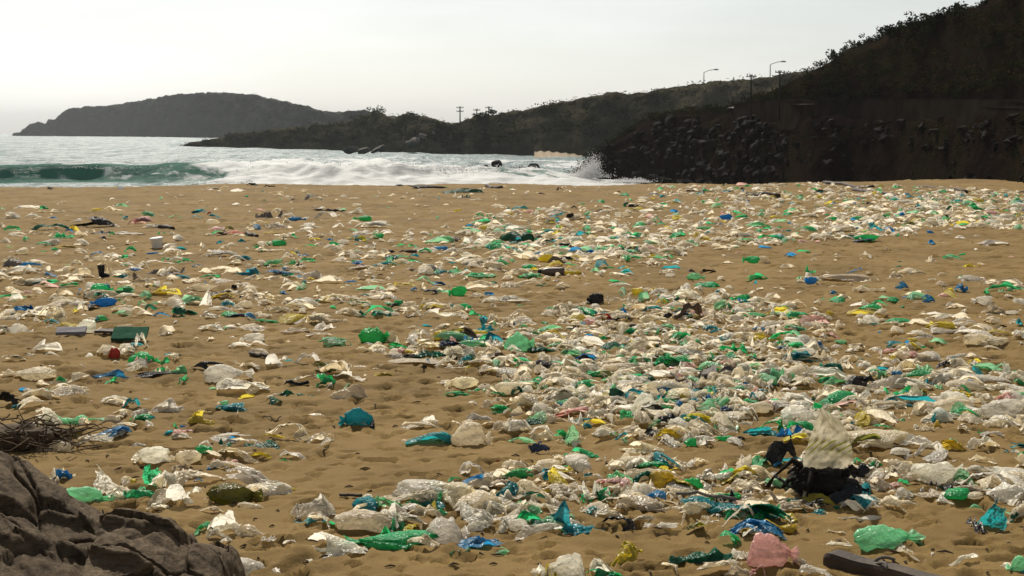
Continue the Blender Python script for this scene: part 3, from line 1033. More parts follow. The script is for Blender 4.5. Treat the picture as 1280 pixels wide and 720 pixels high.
o = scrub_mass(NEARP[:, :430], 0.60, 0.83, 800, 0.3, 0.75, 31, 'hillside_scrub', [M_LEAF, M_LEAF2])
o['label'] = 'dark low scrub covering the steep hill above the road wall'
o = scrub_mass(NEARP[:, 40:430], 0.12, 0.33, 170, 0.2, 0.5, 32, 'slope_scrub', [M_LEAF2, M_LEAF], 50)
o['label'] = 'sparse dry scrub on the dark cut slope below the road wall'
o = scrub_mass(MIDP, 0.25, 0.64, 950, 0.7, 1.7, 33, 'promontory_scrub', [M_LEAF, M_LEAF2], 40)
o['label'] = 'low scrub covering the hazy promontory across the bay'
o = scrub_mass(HEADP, 0.3, 0.60, 900, 1.2, 2.4, 34, 'headland_scrub', [M_LEAF, M_LEAF2], 30)
o['label'] = 'hazy scrub covering the far headland beyond the sea'

# spray thrown up where the surf hits the spur and off the breaker
M_SPRAY, nt, out = new_mat('sea spray')
d_, t_ = N(nt, 'ShaderNodeBsdfDiffuse', Color=(0.9, 0.9, 0.9, 1)), N(nt, 'ShaderNodeBsdfTranslucent', Color=(0.9, 0.9, 0.9, 1))
mx = N(nt, 'ShaderNodeMixShader', Fac=0.5)
nt.links.new(d_.outputs[0], mx.inputs[1])
nt.links.new(t_.outputs[0], mx.inputs[2])
nt.links.new(mx.outputs[0], out.inputs['Surface'])
g = np.random.default_rng(41)
P, S = [], []
for u0, v0, D0, su, sv, n, s0 in ((730, 220, 146, 13, 4, 1000, 0.06), (737, 214, 146, 6, 7, 700, 0.06), (743, 206, 146, 4, 7, 350, 0.045), (790, 227, 138, 14, 2, 700, 0.06), (310, 213, 145, 40, 3.5, 900, 0.08), (420, 211, 145, 60, 3.5, 1000, 0.08), (560, 212, 145, 60, 3.5, 900, 0.08), (165, 210, 146, 50, 1.8, 350, 0.06)):
    for _ in range(2 * n):
        P.append(at(u0 + g.normal() * su, v0 - abs(g.normal()) * sv + sv * 0.5, D0 + g.normal() * 1.0))
        S.append(s0 * g.uniform(0.25, 0.9))
V0, F0 = np.array([(1, 1, 1), (-1, -1, 1), (-1, 1, -1), (1, -1, -1)]) * 0.8, np.array([(0, 1, 2), (0, 3, 1), (0, 2, 3), (1, 3, 2)])
P, S = np.array(P), np.array(S)
V = (P[:, None, :] + V0[None] * S[:, None, None]).reshape(-1, 3)
F = (F0[None] + (np.arange(len(P)) * 4)[:, None, None]).reshape(-1, 3)
link('sea_spray', mesh_np('sea_spray', V, F, [M_SPRAY]), label='white spray thrown up by the breaking waves', cat='spray', kind='stuff')

# ---------------------------------------------------------------- litter: shapes
def norm_box(V, trim=0.0):
    if trim:                                     # pull far-flung tips in towards the body
        lo, hi = np.percentile(V, trim, axis=0), np.percentile(V, 100 - trim, axis=0)
        m, hw = (lo + hi) / 2, np.maximum((hi - lo) / 2, 1e-6)
        t = (V - m) / hw
        V = m + hw * np.sign(t) * np.where(np.abs(t) > 1, 1 + 0.35 * np.tanh(np.abs(t) - 1), np.abs(t))
    lo, hi = V.min(0), V.max(0)
    V = (V - (lo + hi) / 2) / np.maximum(hi - lo, 1e-6)
    V[:, 2] += 0.5
    return V


def crease(V, g, n, kmin, kmax, spread=0.5, flat=0.6):
    """fold film across random planes"""
    for _ in range(n):
        nn = g.normal(size=3) * (1, 1, flat)
        nn /= np.linalg.norm(nn)
        c = V[g.integers(0, len(V))] * spread
        d = (V - c) @ nn
        V = V - (np.maximum(d, 0) * g.uniform(kmin, kmax))[:, None] * nn
    return V


def sheet_mesh(seed, nx=38, ny=28, nf=9, stretch=1.5):
    """crumpled film, folded over itself"""
    g = np.random.default_rng(seed)
    x, y = np.meshgrid(np.linspace(-.5, .5, nx) * stretch, np.linspace(-.5, .5, ny), indexing='ij')
    x, y = x.ravel(), y.ravel()
    q = g.uniform(0, 99)
    x, y = x + 0.16 * fbm(x * 2 + q, y * 2, 0.3, 3), y + 0.16 * fbm(x * 2, y * 2 + q, 4.3, 3)
    z = 0.22 * fbm(x * 1.6 + q, y * 1.6, 1.1, 3) + 0.05 * np.abs(noise3(x * 7 + q, y * 7, 2.2))
    V = crease(np.stack([x, y, z], -1), g, nf, 0.7, 1.65, 0.7, 0.8)
    G_ = V.reshape(nx, ny, 3)
    for _ in range(2 if nx > 20 else 1):                           # film bends softly, it does not break
        H_ = G_.copy()
        H_[1:-1] = 0.5 * G_[1:-1] + 0.25 * (G_[:-2] + G_[2:])
        G_ = H_.copy()
        G_[:, 1:-1] = 0.5 * H_[:, 1:-1] + 0.25 * (H_[:, :-2] + H_[:, 2:])
    V = norm_box(G_.reshape(-1, 3), 6)
    # air caught underneath lifts the middle, folds run over it
    r = np.hypot(V[:, 0], V[:, 1]) * 2
    V[:, 2] = 0.70 * V[:, 2] * (1.0 - 0.6 * sstep(0.5, 1.15, r)) + 0.30 * np.sqrt(np.clip(1 - r * r, 0, 1)) * (0.6 + 0.8 * noise3(V[:, 0] * 2.5 + q, V[:, 1] * 2.5, 3.0))
    ta = g.uniform(0, 3.14)
    fa, fb = V[:, 0] * math.cos(ta) + V[:, 1] * math.sin(ta), V[:, 1] * math.cos(ta) - V[:, 0] * math.sin(ta)
    V[:, 2] += 0.16 * (0.5 - np.abs(noise3(fa * 2.5 + q, fb * 8.5, 0.3))) + 0.07 * np.abs(noise3(V[:, 0] * 6 + q, V[:, 1] * 6, V[:, 2] * 3)) + (0.04 if nx > 20 else 0.0) * noise3(x * 14 + q, y * 14, 1.0)
    V[:, :2] += 0.02 * np.stack([fbm(x * 9 + q, y * 9, 7.0 + k, 2) for k in range(2)], -1)
    return norm_box(V), grid_faces(nx, ny)


def puff_mesh(seed, nu=36, nv=26):
    """bag still holding air, drawn in to a neck at one end; returns body and gathered mouth"""
    g = np.random.default_rng(seed)
    s = np.linspace(0, 1, nv)
    a = np.linspace(0, 2 * math.pi, nu, endpoint=False)
    prof = np.sin(np.pi * np.clip(s * 0.94 + 0.03, 0, 1)) ** 0.62
    prof *= 1 - 0.45 * s ** 2
    prof[-1] = 0.10
    npl = g.integers(5, 9)
    S, A = np.meshgrid(s, a, indexing='ij')
    rad = prof[:, None] * (1 + 0.30 * S ** 1.6 * np.cos(npl * A + g.uniform(0, 6) + 1.5 * S) + 0.07 * np.cos((npl + 4) * A + 5 * S) + 0.05 * np.cos(3 * A + g.uniform(0, 6)))
    X_, Y_, Z_ = (S - 0.5) * g.uniform(1.7, 2.3), rad * np.cos(A) * 0.62, rad * np.sin(A) * 0.55
    Y_ = Y_ + g.normal() * 0.25 * (S - 0.4) ** 2
    V = np.stack([X_, Y_, Z_], -1).reshape(-1, 3)
    for _ in range(g.integers(12, 20)):          # flats and dents in the film
        nn = g.normal(size=3)
        nn /= np.linalg.norm(nn)
        pr = V @ nn
        d = pr - g.uniform(0.62, 0.92) * pr.max()
        V = V - (np.maximum(d, 0) * g.uniform(0.8, 1.7))[:, None] * nn
    q = g.uniform(0, 99)
    V += 0.030 * np.stack([fbm(V[:, 0] * 5 + q, V[:, 1] * 5, V[:, 2] * 5 + k * 9, 3) for k in range(3)], -1)
    rid = np.abs(noise3(V[:, 0] * 2.2 + q, V[:, 1] * 5.5, V[:, 2] * 5.5)) + 0.6 * np.abs(noise3(V[:, 0] * 5 + q, V[:, 1] * 9, V[:, 2] * 9))
    V *= (1 - 0.20 * rid)[:, None]
    V[:, 2] = np.maximum(V[:, 2], -0.30 + 0.02 * noise3(V[:, 0] * 6, V[:, 1] * 6))
    lo, hi = V.min(0), V.max(0)
    # mouth: pleated flare beyond the neck
    c = V[-nu:].mean(0)
    m_s = np.linspace(0, 1, 7)
    M_S, M_A = np.meshgrid(m_s, a, indexing='ij')
    mr = (0.05 + 0.26 * M_S ** 1.3) * (1 + 0.45 * M_S * np.cos(4 * M_A + q) + 0.25 * np.cos(7 * M_A))
    M = np.stack([c[0] - 0.06 + 0.36 * M_S + 0.05 * np.cos(5 * M_A), c[1] + mr * np.cos(M_A) * 0.9, c[2] + mr * np.sin(M_A) * 0.7 - 0.10 * M_S], -1).reshape(-1, 3)
    M[:, 2] = np.maximum(M[:, 2], lo[2])
    ctr, size = (lo + hi) / 2, np.maximum(hi - lo, 1e-6)
    f = lambda P: (P - ctr) / size + (0, 0, 0.5)
    caps = [tuple(range(nu - 1, -1, -1))]
    F = [tuple(q_) for q_ in grid_faces(nv, nu, True)] + caps
    return f(V), F, f(M), [tuple(q_) for q_ in grid_faces(7, nu, True)]


def twist_mesh(seed, nu=14, nv=44):
    """film wrung into a rope with a loose knot or two"""
    g = np.random.default_rng(seed)
    s = np.linspace(0, 1, nv)
    a = np.linspace(0, 2 * math.pi, nu, endpoint=False)
    r = 0.05 + 0.05 * noise3(s * 5, seed * 1.3, 0.5)
    for _ in range(g.integers(1, 4)):
        r = r + g.uniform(0.07, 0.16) * np.exp(-((s - g.uniform(0.05, 0.95)) / g.uniform(0.06, 0.16)) ** 2)
    r = np.maximum(r, 0.022)
    S, A = np.meshgrid(s, a, indexing='ij')
    rr = r[:, None] * (1 + 0.38 * np.cos(4 * A + 9 * S + seed) + 0.2 * np.cos(7 * A - 14 * S))
    cy, cz = 0.16 * noise3(s * 2.2, seed * 0.7, 0.1), 0.05 * noise3(s * 3, seed, 2.0)
    V = np.stack([S - 0.5 + 0.02 * np.cos(A), cy[:, None] + rr * np.cos(A), cz[:, None] + rr * np.sin(A)], -1).reshape(-1, 3)
    V += 0.018 * np.stack([fbm(V[:, 0] * 12, V[:, 1] * 12, V[:, 2] * 12 + k * 9 + seed, 2) for k in range(3)], -1)
    V[:, 2] = np.maximum(V[:, 2], -0.07)
    return norm_box(V), grid_faces(nv, nu, True)


def flat_mesh(seed, nx=26, ny=20):
    """film lying flat with a few raised folds"""
    g = np.random.default_rng(seed)
    x, y = np.meshgrid(np.linspace(-.5, .5, nx), np.linspace(-.5, .5, ny), indexing='ij')
    x, y = x.ravel(), y.ravel()
    q = g.uniform(0, 99)
    xx, yy = x + 0.14 * fbm(x * 3 + q, y * 3, 0.3, 3), y + 0.14 * fbm(x * 3, y * 3 + q, 4.3, 3)
    z = 0.0 * x
    for _ in range(5):
        t_ = g.uniform(0, 3.14)
        d = xx * math.cos(t_) + yy * math.sin(t_) - g.uniform(-.3, .3)
        z = z + g.uniform(0.3, 1.0) * np.exp(-np.abs(d) / 0.06) * sstep(-0.4, 0.5, noise3(xx * 3 + q, yy * 3, 9.0))
    z = z + 0.25 * fbm(xx * 4 + q, yy * 4, 0.0, 3)
    z = np.maximum(z, np.percentile(z, 25))
    return norm_box(np.stack([xx, yy, z], -1)), grid_faces(nx, ny)


def upright_mesh(seed, nx=26, ny=30):
    """film caught standing up, wide at the foot"""
    g = np.random.default_rng(seed)
    a, h = np.meshgrid(np.linspace(0, 1, nx), np.linspace(0, 1, ny), indexing='ij')
    a, h = a.ravel(), h.ravel()
    q = g.uniform(0, 99)
    w = 0.5 * (1 - 0.55 * h ** 1.6)
    V = np.stack([(a - .5) * 2 * w + 0.10 * fbm(a * 2 + q, h * 2, 1.0, 2) + 0.15 * h * g.normal(), 0.22 * np.cos(a * 5 + q) * (1 - 0.4 * h) + 0.10 * fbm(a * 3, h * 3 + q, 3.0, 3), h * (0.8 + 0.3 * noise3(a * 3 + q, 0.5, 0.2))], -1)
    V = crease(V, g, 4, 0.3, 0.9, 1.0, 0.4)
    V += 0.02 * np.stack([fbm(a * 9 + q, h * 9, 7.0 + k, 2) for k in range(3)], -1)
    return norm_box(V), grid_faces(nx, ny)


FIRST = PM['w']


def as_mesh(name, V, F):
    return mesh_np(name, V, F, [FIRST])


LIB = {'s': [as_mesh('crumpled_film', *sheet_mesh(1000 + i)) for i in range(26)],
       't': [as_mesh('twisted_film', *twist_mesh(1200 + i)) for i in range(12)],
       'f': [as_mesh('flat_film', *flat_mesh(1300 + i)) for i in range(10)],
       'u': [as_mesh('standing_film', *upright_mesh(1400 + i)) for i in range(5)]}
LIB['p'], MOUTH = [], []
for i in range(18):
    V, F, MV, MF = puff_mesh(1500 + i)
    LIB['p'].append(as_mesh('bag_body', V, F))
    MOUTH.append(as_mesh('bag_mouth', MV, MF))

# ---------------------------------------------------------------- litter: what the photograph shows
# pixel x, pixel y of the foot, width, height, colour, shape
RAW = """
412 696 100 40 w s;497 686 98 25 g p;597 698 76 22 m t;390 648 50 32 w s;389 656 46 10 t t;452 662 72 30 c p;488 663 26 15 c s;482 638 46 26 m s;497 653 36 26 w s;525 627 76 34 w p;565 630 62 30 c p;
517 636 24 18 g s;516 664 18 9 y s;556 675 46 37 w p;600 640 56 30 c p;632 626 40 22 t s;662 622 36 25 c s;684 617 18 9 y s;594 662 56 27 w s;627 664 20 20 w s;646 665 26 18 w p;661 657 30 20 g s;695 657 44 38 t s;
715 652 30 12 w f;712 668 86 16 t t;770 662 56 28 k s;745 625 30 24 w f;764 611 40 13 p s;791 618 28 12 k s;778 640 72 24 c s;707 622 50 18 c s;650 597 50 20 g s;680 602 14 16 t s;603 608 32 15 c s;625 612 26 16 c s;
593 598 38 20 w s;735 597 20 11 t s;709 719 52 46 w p;752 722 28 28 w s;780 706 46 30 y s;795 724 52 14 w s;827 612 32 24 y p;836 592 24 12 y s;806 607 26 22 G s;866 612 30 26 g p;889 606 26 22 w s;910 601 26 16 g s;
948 601 38 22 c s;979 596 22 9 t s;975 610 36 14 m s;800 641 56 24 c s;862 633 26 14 c s;874 652 46 22 c s;930 649 74 24 t s;915 648 18 12 g s;918 628 20 10 G s;945 630 52 22 c s;995 648 46 22 c s;965 669 72 18 y t;945 674 34 20 w s;
878 707 78 26 G t;920 700 50 20 w f;962 716 54 48 p p;946 727 22 24 p s;1002 705 32 14 w s;925 724 36 24 c s;827 661 40 10 w f;884 657 24 6 c f;1100 563 88 24 c p;1147 561 38 20 w s;1162 572 42 20 w s;1195 564 42 24 y s;
1232 568 40 19 w s;1106 536 30 11 g s;1068 532 12 8 g s;1178 539 38 14 y f;1203 524 62 13 w s;1162 523 16 12 c s;1242 536 26 13 c s;1240 546 28 10 w s;1207 539 20 12 c s;1258 522 58 26 w p;1275 562 20 8 t s;1264 566 20 4 t f;
1089 590 28 15 G s;1074 583 18 10 g s;1126 590 44 17 c s;1172 607 58 36 w p;1195 580 40 12 c s;1235 620 56 32 w s;1205 610 28 26 m s;1237 621 26 13 G s;1177 613 40 8 G f;1132 620 16 8 w f;1163 622 62 6 c t;1210 624 38 10 c s;
1268 628 42 16 c s;1102 615 36 20 c s;1072 594 28 14 c s;1112 598 36 12 c s;1090 634 34 9 w f;1238 663 38 42 t u;1223 642 16 15 m s;1258 654 16 12 c s;1272 651 22 15 G s;1102 689 80 36 m p;1208 706 44 15 w s;1172 707 36 8 w f;
1274 714 24 22 m p;1075 652 52 11 w s;1048 669 30 12 c s;1037 632 22 14 p s;1022 618 28 14 c s;996 555 30 12 y s;1000 536 42 30 w p;1012 582 24 14 w s;872 529 44 14 y s;892 544 36 8 o s;872 536 30 10 G s;952 545 40 14 t s;
965 539 28 16 g s;912 518 24 12 B s;925 512 10 8 b s;973 505 24 12 g s;943 502 12 12 t s;920 490 28 10 m s;884 495 44 13 g p;1077 487 36 20 k s;733 488 32 15 g s;772 507 24 19 G s;831 495 34 17 b s;838 505 34 10 g s;805 528 30 30 w p;
832 533 26 17 k s;840 552 36 19 y s;806 566 54 17 c s;899 481 34 6 b f;888 477 26 20 v s;918 477 38 19 v s;837 465 30 16 g s;826 458 20 12 o s;811 452 22 8 m s;735 451 26 10 b s;775 466 58 14 c p;750 472 34 10 g s;811 480 20 12 G s;815 487 18 8 m s;
720 516 40 16 c s;743 527 32 16 w s;728 530 20 6 t s;717 556 20 26 m u;702 551 22 16 g s;728 574 44 16 g s;757 545 28 16 c s;920 552 26 8 k s;868 549 16 7 k s;580 487 34 17 c p;561 486 10 5 w s;571 495 30 7 g s;600 494 34 7 g s;620 494 20 6 g s;
638 489 28 9 m s;647 495 18 12 G s;660 487 42 11 m s;620 510 38 14 c s;647 515 26 16 c s;665 500 30 12 c s;703 503 42 18 c s;697 508 18 6 b s;624 517 30 10 g s;598 525 38 15 w s;536 534 20 13 w s;537 554 54 18 t s;585 557 42 32 c p;636 540 42 16 c s;
643 551 36 10 c t;677 523 30 20 w p;694 530 28 14 c s;669 532 26 10 G s;677 551 26 14 c s;674 568 24 16 B s;623 580 22 12 r s;683 461 46 14 v s;700 473 28 20 c s;537 453 36 11 G s;279 478 50 24 w p;300 494 62 25 w s;368 496 44 12 G t;405 485 24 18 g s;
435 497 46 22 c s;420 471 34 20 c s;286 514 42 14 t s;448 538 36 25 t p;252 540 34 20 y s;292 552 62 12 w s;357 552 50 24 c s;324 560 46 13 G s;280 558 20 10 G s;254 565 18 11 g s;300 575 62 18 c s;328 571 30 10 y s;365 575 32 14 w s;
345 459 26 17 w s;382 455 30 15 w s;455 464 38 6 w f;478 471 22 6 y s;90 494 44 13 w s;58 490 26 10 g p;35 492 26 8 b s;76 480 12 10 g s;13 508 38 20 k s;143 503 36 12 w p;163 514 20 14 t s;176 521 26 12 w s;208 515 36 18 w s;97 531 82 16 m t;
52 535 38 28 w s;82 557 30 22 o p;175 535 28 12 g s;186 525 14 6 t s;147 545 20 10 G s;138 540 42 18 c s;118 552 52 14 c s;175 550 32 10 w s;227 536 10 7 b s;211 544 12 7 t s;223 546 16 11 p s;48 566 62 12 c f;192 577 38 22 w p;233 583 32 22 c p;
281 578 30 8 p f;271 587 24 6 b s;73 602 24 17 b s;96 629 62 32 m p;135 620 42 46 w u;149 630 22 20 w s;189 609 22 30 g u;173 625 38 16 g s;162 612 16 8 y s;207 617 38 32 w s;228 630 42 28 w s;200 637 30 14 w s;228 600 30 20 c s;249 603 10 5 b s;
286 629 56 27 o p;300 612 72 34 w s;335 621 52 20 w s;278 672 38 36 w s;312 672 28 18 c s;280 682 16 12 w s;302 712 62 28 w p;334 677 18 6 w f;63 348 15 7 b s;63 358 22 7 g s;84 360 26 7 g s;30 357 50 12 c s;124 369 22 14 g p;148 368 32 10 g s;
78 372 20 13 c s;82 379 36 9 c s;18 379 18 10 w s;11 368 16 9 c s;131 385 27 12 b p;176 383 13 7 m s;153 391 26 9 c s;157 378 11 5 c s;31 398 35 16 b s;58 402 44 20 c s;64 406 28 7 t s;86 410 26 8 y s;113 402 20 9 c s;20 418 28 18 w p;3 418 15 12 w s;
10 405 32 12 c s;106 423 26 20 w p;202 400 22 7 b s;229 401 28 12 G s;157 414 24 11 c s;176 439 15 20 w s;142 448 14 15 r p;112 447 42 10 w t;157 449 20 16 w s;175 455 32 15 g p;202 457 22 12 g s;214 445 22 5 t s;132 471 50 13 b s;163 463 30 10 c s;
193 474 54 9 k s;201 468 18 10 g s;221 468 22 11 m s;15 459 26 8 c s;64 455 16 8 w s;36 445 10 4 w s;37 476 54 18 c p;32 263 28 5 w s;11 274 24 8 w s;151 237 11 3 b s;62 237 8 3 k s;64 288 50 9 G s;112 287 55 14 k s;128 295 32 5 k s;140 298 12 6 g s;
160 296 36 6 w s;14 290 20 7 g s;20 296 32 5 c s;77 299 24 7 g s;86 292 8 6 b s;62 305 26 8 w s;99 308 22 9 w s;80 311 26 4 y s;114 303 15 4 b s;120 319 15 5 b s;56 315 18 4 m s;174 280 28 10 p s;184 272 16 7 m s;156 275 7 4 t s;189 286 24 5 w s;
202 295 13 5 g s;204 311 11 8 n s;225 312 30 8 t s;163 318 22 9 g s;191 319 15 4 b s;155 324 12 6 g s;171 325 10 4 g s;18 335 28 11 v s;46 333 32 10 c s;85 333 24 7 g s;94 334 20 5 c s;103 349 26 14 c s;136 346 9 10 c s;150 347 22 10 c s;154 347 15 5 t s;
168 340 13 5 b s;171 350 20 10 n s;176 358 36 10 c s;205 345 40 9 v f;223 349 32 7 t s;197 332 32 6 w s;208 328 15 5 g s;223 328 24 8 w s;131 323 18 5 c s;266 240 16 5 w s;315 233 14 4 k s;336 234 16 5 k s;391 254 18 7 v s;335 273 30 9 v f;368 276 19 5 b p;
360 271 15 5 w s;248 268 18 6 t s;268 274 13 7 t s;262 270 6 5 r s;246 275 13 4 t s;345 287 24 9 w s;387 286 26 6 w s;420 287 18 8 w s;380 293 17 7 w s;405 274 32 9 w s;442 268 30 8 w s;454 277 19 7 g p;465 285 42 9 w s;287 290 18 7 o s;271 288 20 5 p s;
269 293 15 5 g s;275 296 17 4 k s;294 296 26 6 p s;336 293 18 4 y s;351 295 20 3 w s;275 305 10 6 t s;302 303 10 5 t s;348 310 19 7 g p;417 310 15 7 g p;472 302 15 7 g p;444 300 26 4 y s;450 296 26 8 w s;391 303 19 4 y s;411 301 10 3 b s;328 316 18 6 c s;
344 315 20 5 w s;272 322 38 9 w s;296 326 22 7 w s;366 320 10 6 y s;377 321 13 4 b s;398 325 17 7 c s;360 325 18 5 c s;433 320 22 8 c s;452 321 32 7 c s;426 330 26 6 c s;383 329 19 6 g s;364 333 13 7 g s;373 334 11 6 k s;322 335 26 10 c s;343 333 24 10 m s;
308 345 28 11 t s;319 346 15 6 G s;289 344 22 9 c s;263 349 22 6 g s;247 334 15 3 b s;348 344 26 6 b s;369 344 20 6 c s;390 350 26 10 w s;448 337 18 7 b s;450 340 28 5 c s;469 352 16 7 b s;437 356 16 4 b s;459 350 22 12 c s;278 374 28 10 y s;293 370 18 9 w s;
286 385 18 10 t s;256 383 17 28 w u;315 379 22 13 c s;338 378 20 13 c s;354 369 11 5 b s;360 382 24 9 c s;334 386 22 8 c s;306 386 20 9 c s;369 394 42 11 c s;345 391 13 6 m s;414 385 28 13 c s;450 386 28 9 m s;395 374 16 7 c s;469 396 36 8 G f;392 407 32 14 c s;
415 406 32 7 c t;263 401 22 12 w s;263 414 28 10 w s;287 413 16 6 w s;298 397 32 9 B s;321 400 28 8 c s;310 412 15 5 w s;317 426 26 13 w p;296 424 22 8 c s;298 436 24 8 w s;369 418 34 9 c s;396 424 32 6 c s;418 434 40 13 m s;465 430 33 20 g p;548 358 16 6 b s;
504 359 26 6 y s;516 364 9 5 b s;456 372 15 4 t s;474 370 30 7 c s;476 376 30 6 c s;574 371 19 13 g p;538 368 15 6 B s;553 367 15 5 m s;610 371 15 6 b s;643 379 38 14 w s;614 359 18 5 c s;640 361 26 8 c s;665 349 28 8 g s;499 381 17 8 g s;480 381 17 5 g s;
500 386 36 6 g s;534 381 15 9 c s;549 391 38 12 c s;569 397 36 9 c s;569 385 11 6 t s;582 388 17 9 g p;596 395 23 9 g s;640 408 36 8 k s;645 404 38 8 c s;570 423 30 12 o s;583 424 22 14 n s;599 420 19 7 y s;590 432 36 10 G s;616 429 22 14 t s;647 443 34 27 m p;
564 436 32 12 B s;487 428 22 14 c s;498 434 26 9 g s;500 440 26 7 g s;519 433 24 14 c s;540 443 46 18 c s;564 447 28 14 w s;582 451 24 18 w s;464 440 32 12 c s;483 449 48 8 c s;513 450 20 8 k s;534 409 11 4 t s;520 460 62 7 c s;569 460 26 6 c s;622 452 20 10 n s;
499 234 11 3 k s;534 235 44 4 k s;578 243 46 6 G s;572 248 11 7 w s;581 249 13 4 k s;699 239 10 4 k s;612 271 10 4 g s;668 269 10 6 w s;697 267 13 4 b s;696 270 20 5 w s;712 276 15 8 k s;635 286 10 4 B s;660 293 10 5 g s;682 289 10 4 g s;549 304 32 9 m s;
566 304 18 6 n s;550 313 22 5 b s;646 307 22 3 t s;671 306 13 4 g s;704 311 20 7 k s;704 314 18 4 g s;649 321 18 6 m s;487 326 18 6 G s;504 325 22 6 g s;517 325 13 6 t s;531 340 34 13 w s;580 334 46 12 c s;618 338 30 10 c s;645 344 34 10 c s;667 327 28 12 c s;
694 330 22 10 n s;713 329 18 5 y s;600 346 34 6 g s;713 344 26 6 y s;697 352 11 3 b s;746 381 18 14 k p;847 366 10 7 k s;788 326 24 6 g s;765 312 22 6 g s;772 316 17 6 k s;740 319 15 5 b s;730 314 9 4 b s;841 317 10 8 k s;843 302 17 7 g s;908 276 15 7 b s;
904 278 9 3 y s;813 282 13 5 p s;760 281 17 3 y s;827 280 7 4 b s;792 260 11 4 k s;718 262 8 4 k s;941 330 18 9 g p;838 339 26 6 t s;885 345 21 8 k s;868 352 19 8 m p;865 343 11 6 n s;882 360 32 9 g s;772 354 22 5 g s;797 370 15 10 y p;829 382 17 8 y s;
751 402 26 11 r s;739 395 17 6 t s;865 305 17 5 p s;785 412 42 8 k s;918 423 38 11 k s;862 399 36 20 n s;850 402 28 9 B s;850 379 15 9 G s;753 432 23 10 g s;733 452 28 9 b s;793 421 30 9 g s;818 434 22 12 k s;680 421 15 11 y s;891 414 22 8 t s;720 413 11 7 k s;
793 433 24 12 w s;903 389 22 12 m s;929 378 22 10 g p;910 375 15 7 y s;868 444 42 15 w s;830 417 46 12 c s;820 406 38 14 c s;715 394 42 16 c s;800 394 26 10 c s;862 375 42 14 w s;1015 355 15 9 b s;1003 350 15 6 m s;1013 340 12 10 g s;1052 338 22 5 p s;
1070 342 28 6 b s;1041 368 11 5 b s;1127 363 16 9 b s;1160 379 17 10 b s;1145 372 30 9 c s;1179 372 12 5 p s;1101 384 21 9 g s;1132 405 40 9 g s;1090 406 21 13 w p;1215 337 17 6 y s;1214 353 24 9 w p;1240 356 26 8 c s;1233 379 22 9 w p;1120 350 18 10 c s;
1088 364 40 8 c t;1060 352 62 10 c s;1258 373 15 8 b s;1192 387 18 5 c s;1245 393 30 14 c s;1180 411 34 13 y s;1210 408 30 10 w s;1190 401 42 9 w s;1205 417 76 9 w t;1150 423 34 10 w s;1222 432 38 15 c p;1252 424 34 10 y s;1250 433 36 11 c p;1252 413 15 4 k s;
1276 407 11 10 t s;1124 436 26 8 t s;1134 433 10 8 b s;1156 440 28 11 g s;1138 441 24 9 y s;1110 443 24 9 p s;1158 452 42 14 w s;1195 451 36 11 w s;1226 450 32 10 c s;1122 456 21 10 y s;951 459 32 13 k s;1040 467 32 18 G s;1100 468 24 8 t s;1122 473 15 10 b p;
1156 483 54 15 g s;1112 486 52 20 w s;1185 480 52 16 w s;1218 462 14 8 r s;1203 464 6 5 G s;1240 465 46 14 m s;1240 480 62 16 w s;1252 489 32 8 o s;1194 509 34 20 w p;982 433 24 10 g s;1001 435 11 7 g s;1026 439 11 12 b s;1052 430 15 5 m s;980 472 28 11 g s;
1022 472 30 9 m s;1047 482 28 14 m s;971 399 24 7 m s;999 398 30 10 g s;960 395 20 8 y s;983 389 13 7 g s;994 416 26 9 m s;1018 411 42 11 w s;957 311 15 4 b s;988 321 19 6 b s;1008 319 19 6 g s;1081 304 23 5 B s;1069 304 7 4 k s;1164 293 9 6 b s;1166 307 11 7 b s;
1246 311 36 8 w s;1054 630 64 34 k s;992 624 60 34 k s;1066 606 44 30 k s;1024 634 60 24 k s;1010 600 40 24 n s;1203 300 16 5 w s;904 312 32 4 c s;975 588 38 40 k s
"""
ITEMS = []
for q in RAW.replace('\n', '').split(';'):
    q = q.split()
    if len(q) == 6:
        ITEMS.append((float(q[0]), float(q[1]), float(q[2]), float(q[3]), q[4], q[5]))

g = np.random.default_rng(77)
placed = []
GX, GD = ground_at(np.array([q[0] for q in ITEMS]), np.array([q[1] - 0.18 * min(q[3], 6) for q in ITEMS]))
for (u, v, w, h, col, shp), x, D in zip(ITEMS, GX.tolist(), GD.tolist()):
    px = FPX / D
    W, Hm = w / px, h / px
    dep = math.atan(CAM_H / D)
    depth = min(max(W * g.uniform(0.55, 0.85), 0.10), 0.55)
    if shp in 'tu':
        depth = min(depth, 0.25)
    H = max(1.12 * Hm - 0.6 * depth * math.sin(dep), 0.5 * Hm, 0.03)
    grow = 1.18 if shp in 'sf' else 1.08
    placed.append(dict(x=x, y=D + depth * 0.32, W=W * grow, d=depth, H=H, c=col, s=shp, u=u, v=v, wpx=w))

NOUN = {'p': 'bag', 's': 'bag', 't': 'film', 'f': 'film', 'u': 'bag'}
SHAPE = {'p': ('plump', 'bulging', 'air-filled'), 's': ('crumpled', 'rumpled', 'creased'), 't': ('twisted', 'rope-like', 'wrung'), 'f': ('flattened', 'flat', 'spread-out'), 'u': ('standing', 'upright', 'standing')}
OBJN = {'p': 'plastic_bag', 's': 'crumpled_bag', 't': 'twisted_film', 'f': 'plastic_film', 'u': 'standing_bag'}
XY = np.array([(q['x'], q['y']) for q in placed])
LAND = [((-2.6, 7.6), 1.5, 'beside the layered grey-brown rock'), ((2.2, 9.6), 0.9, 'against the black stump with the standing sheet'), ((2.6, 8.0), 0.75, 'near the half-buried plank'),
        ((-4.0, 12.3), 0.9, 'beside the tangle of brown twigs')]


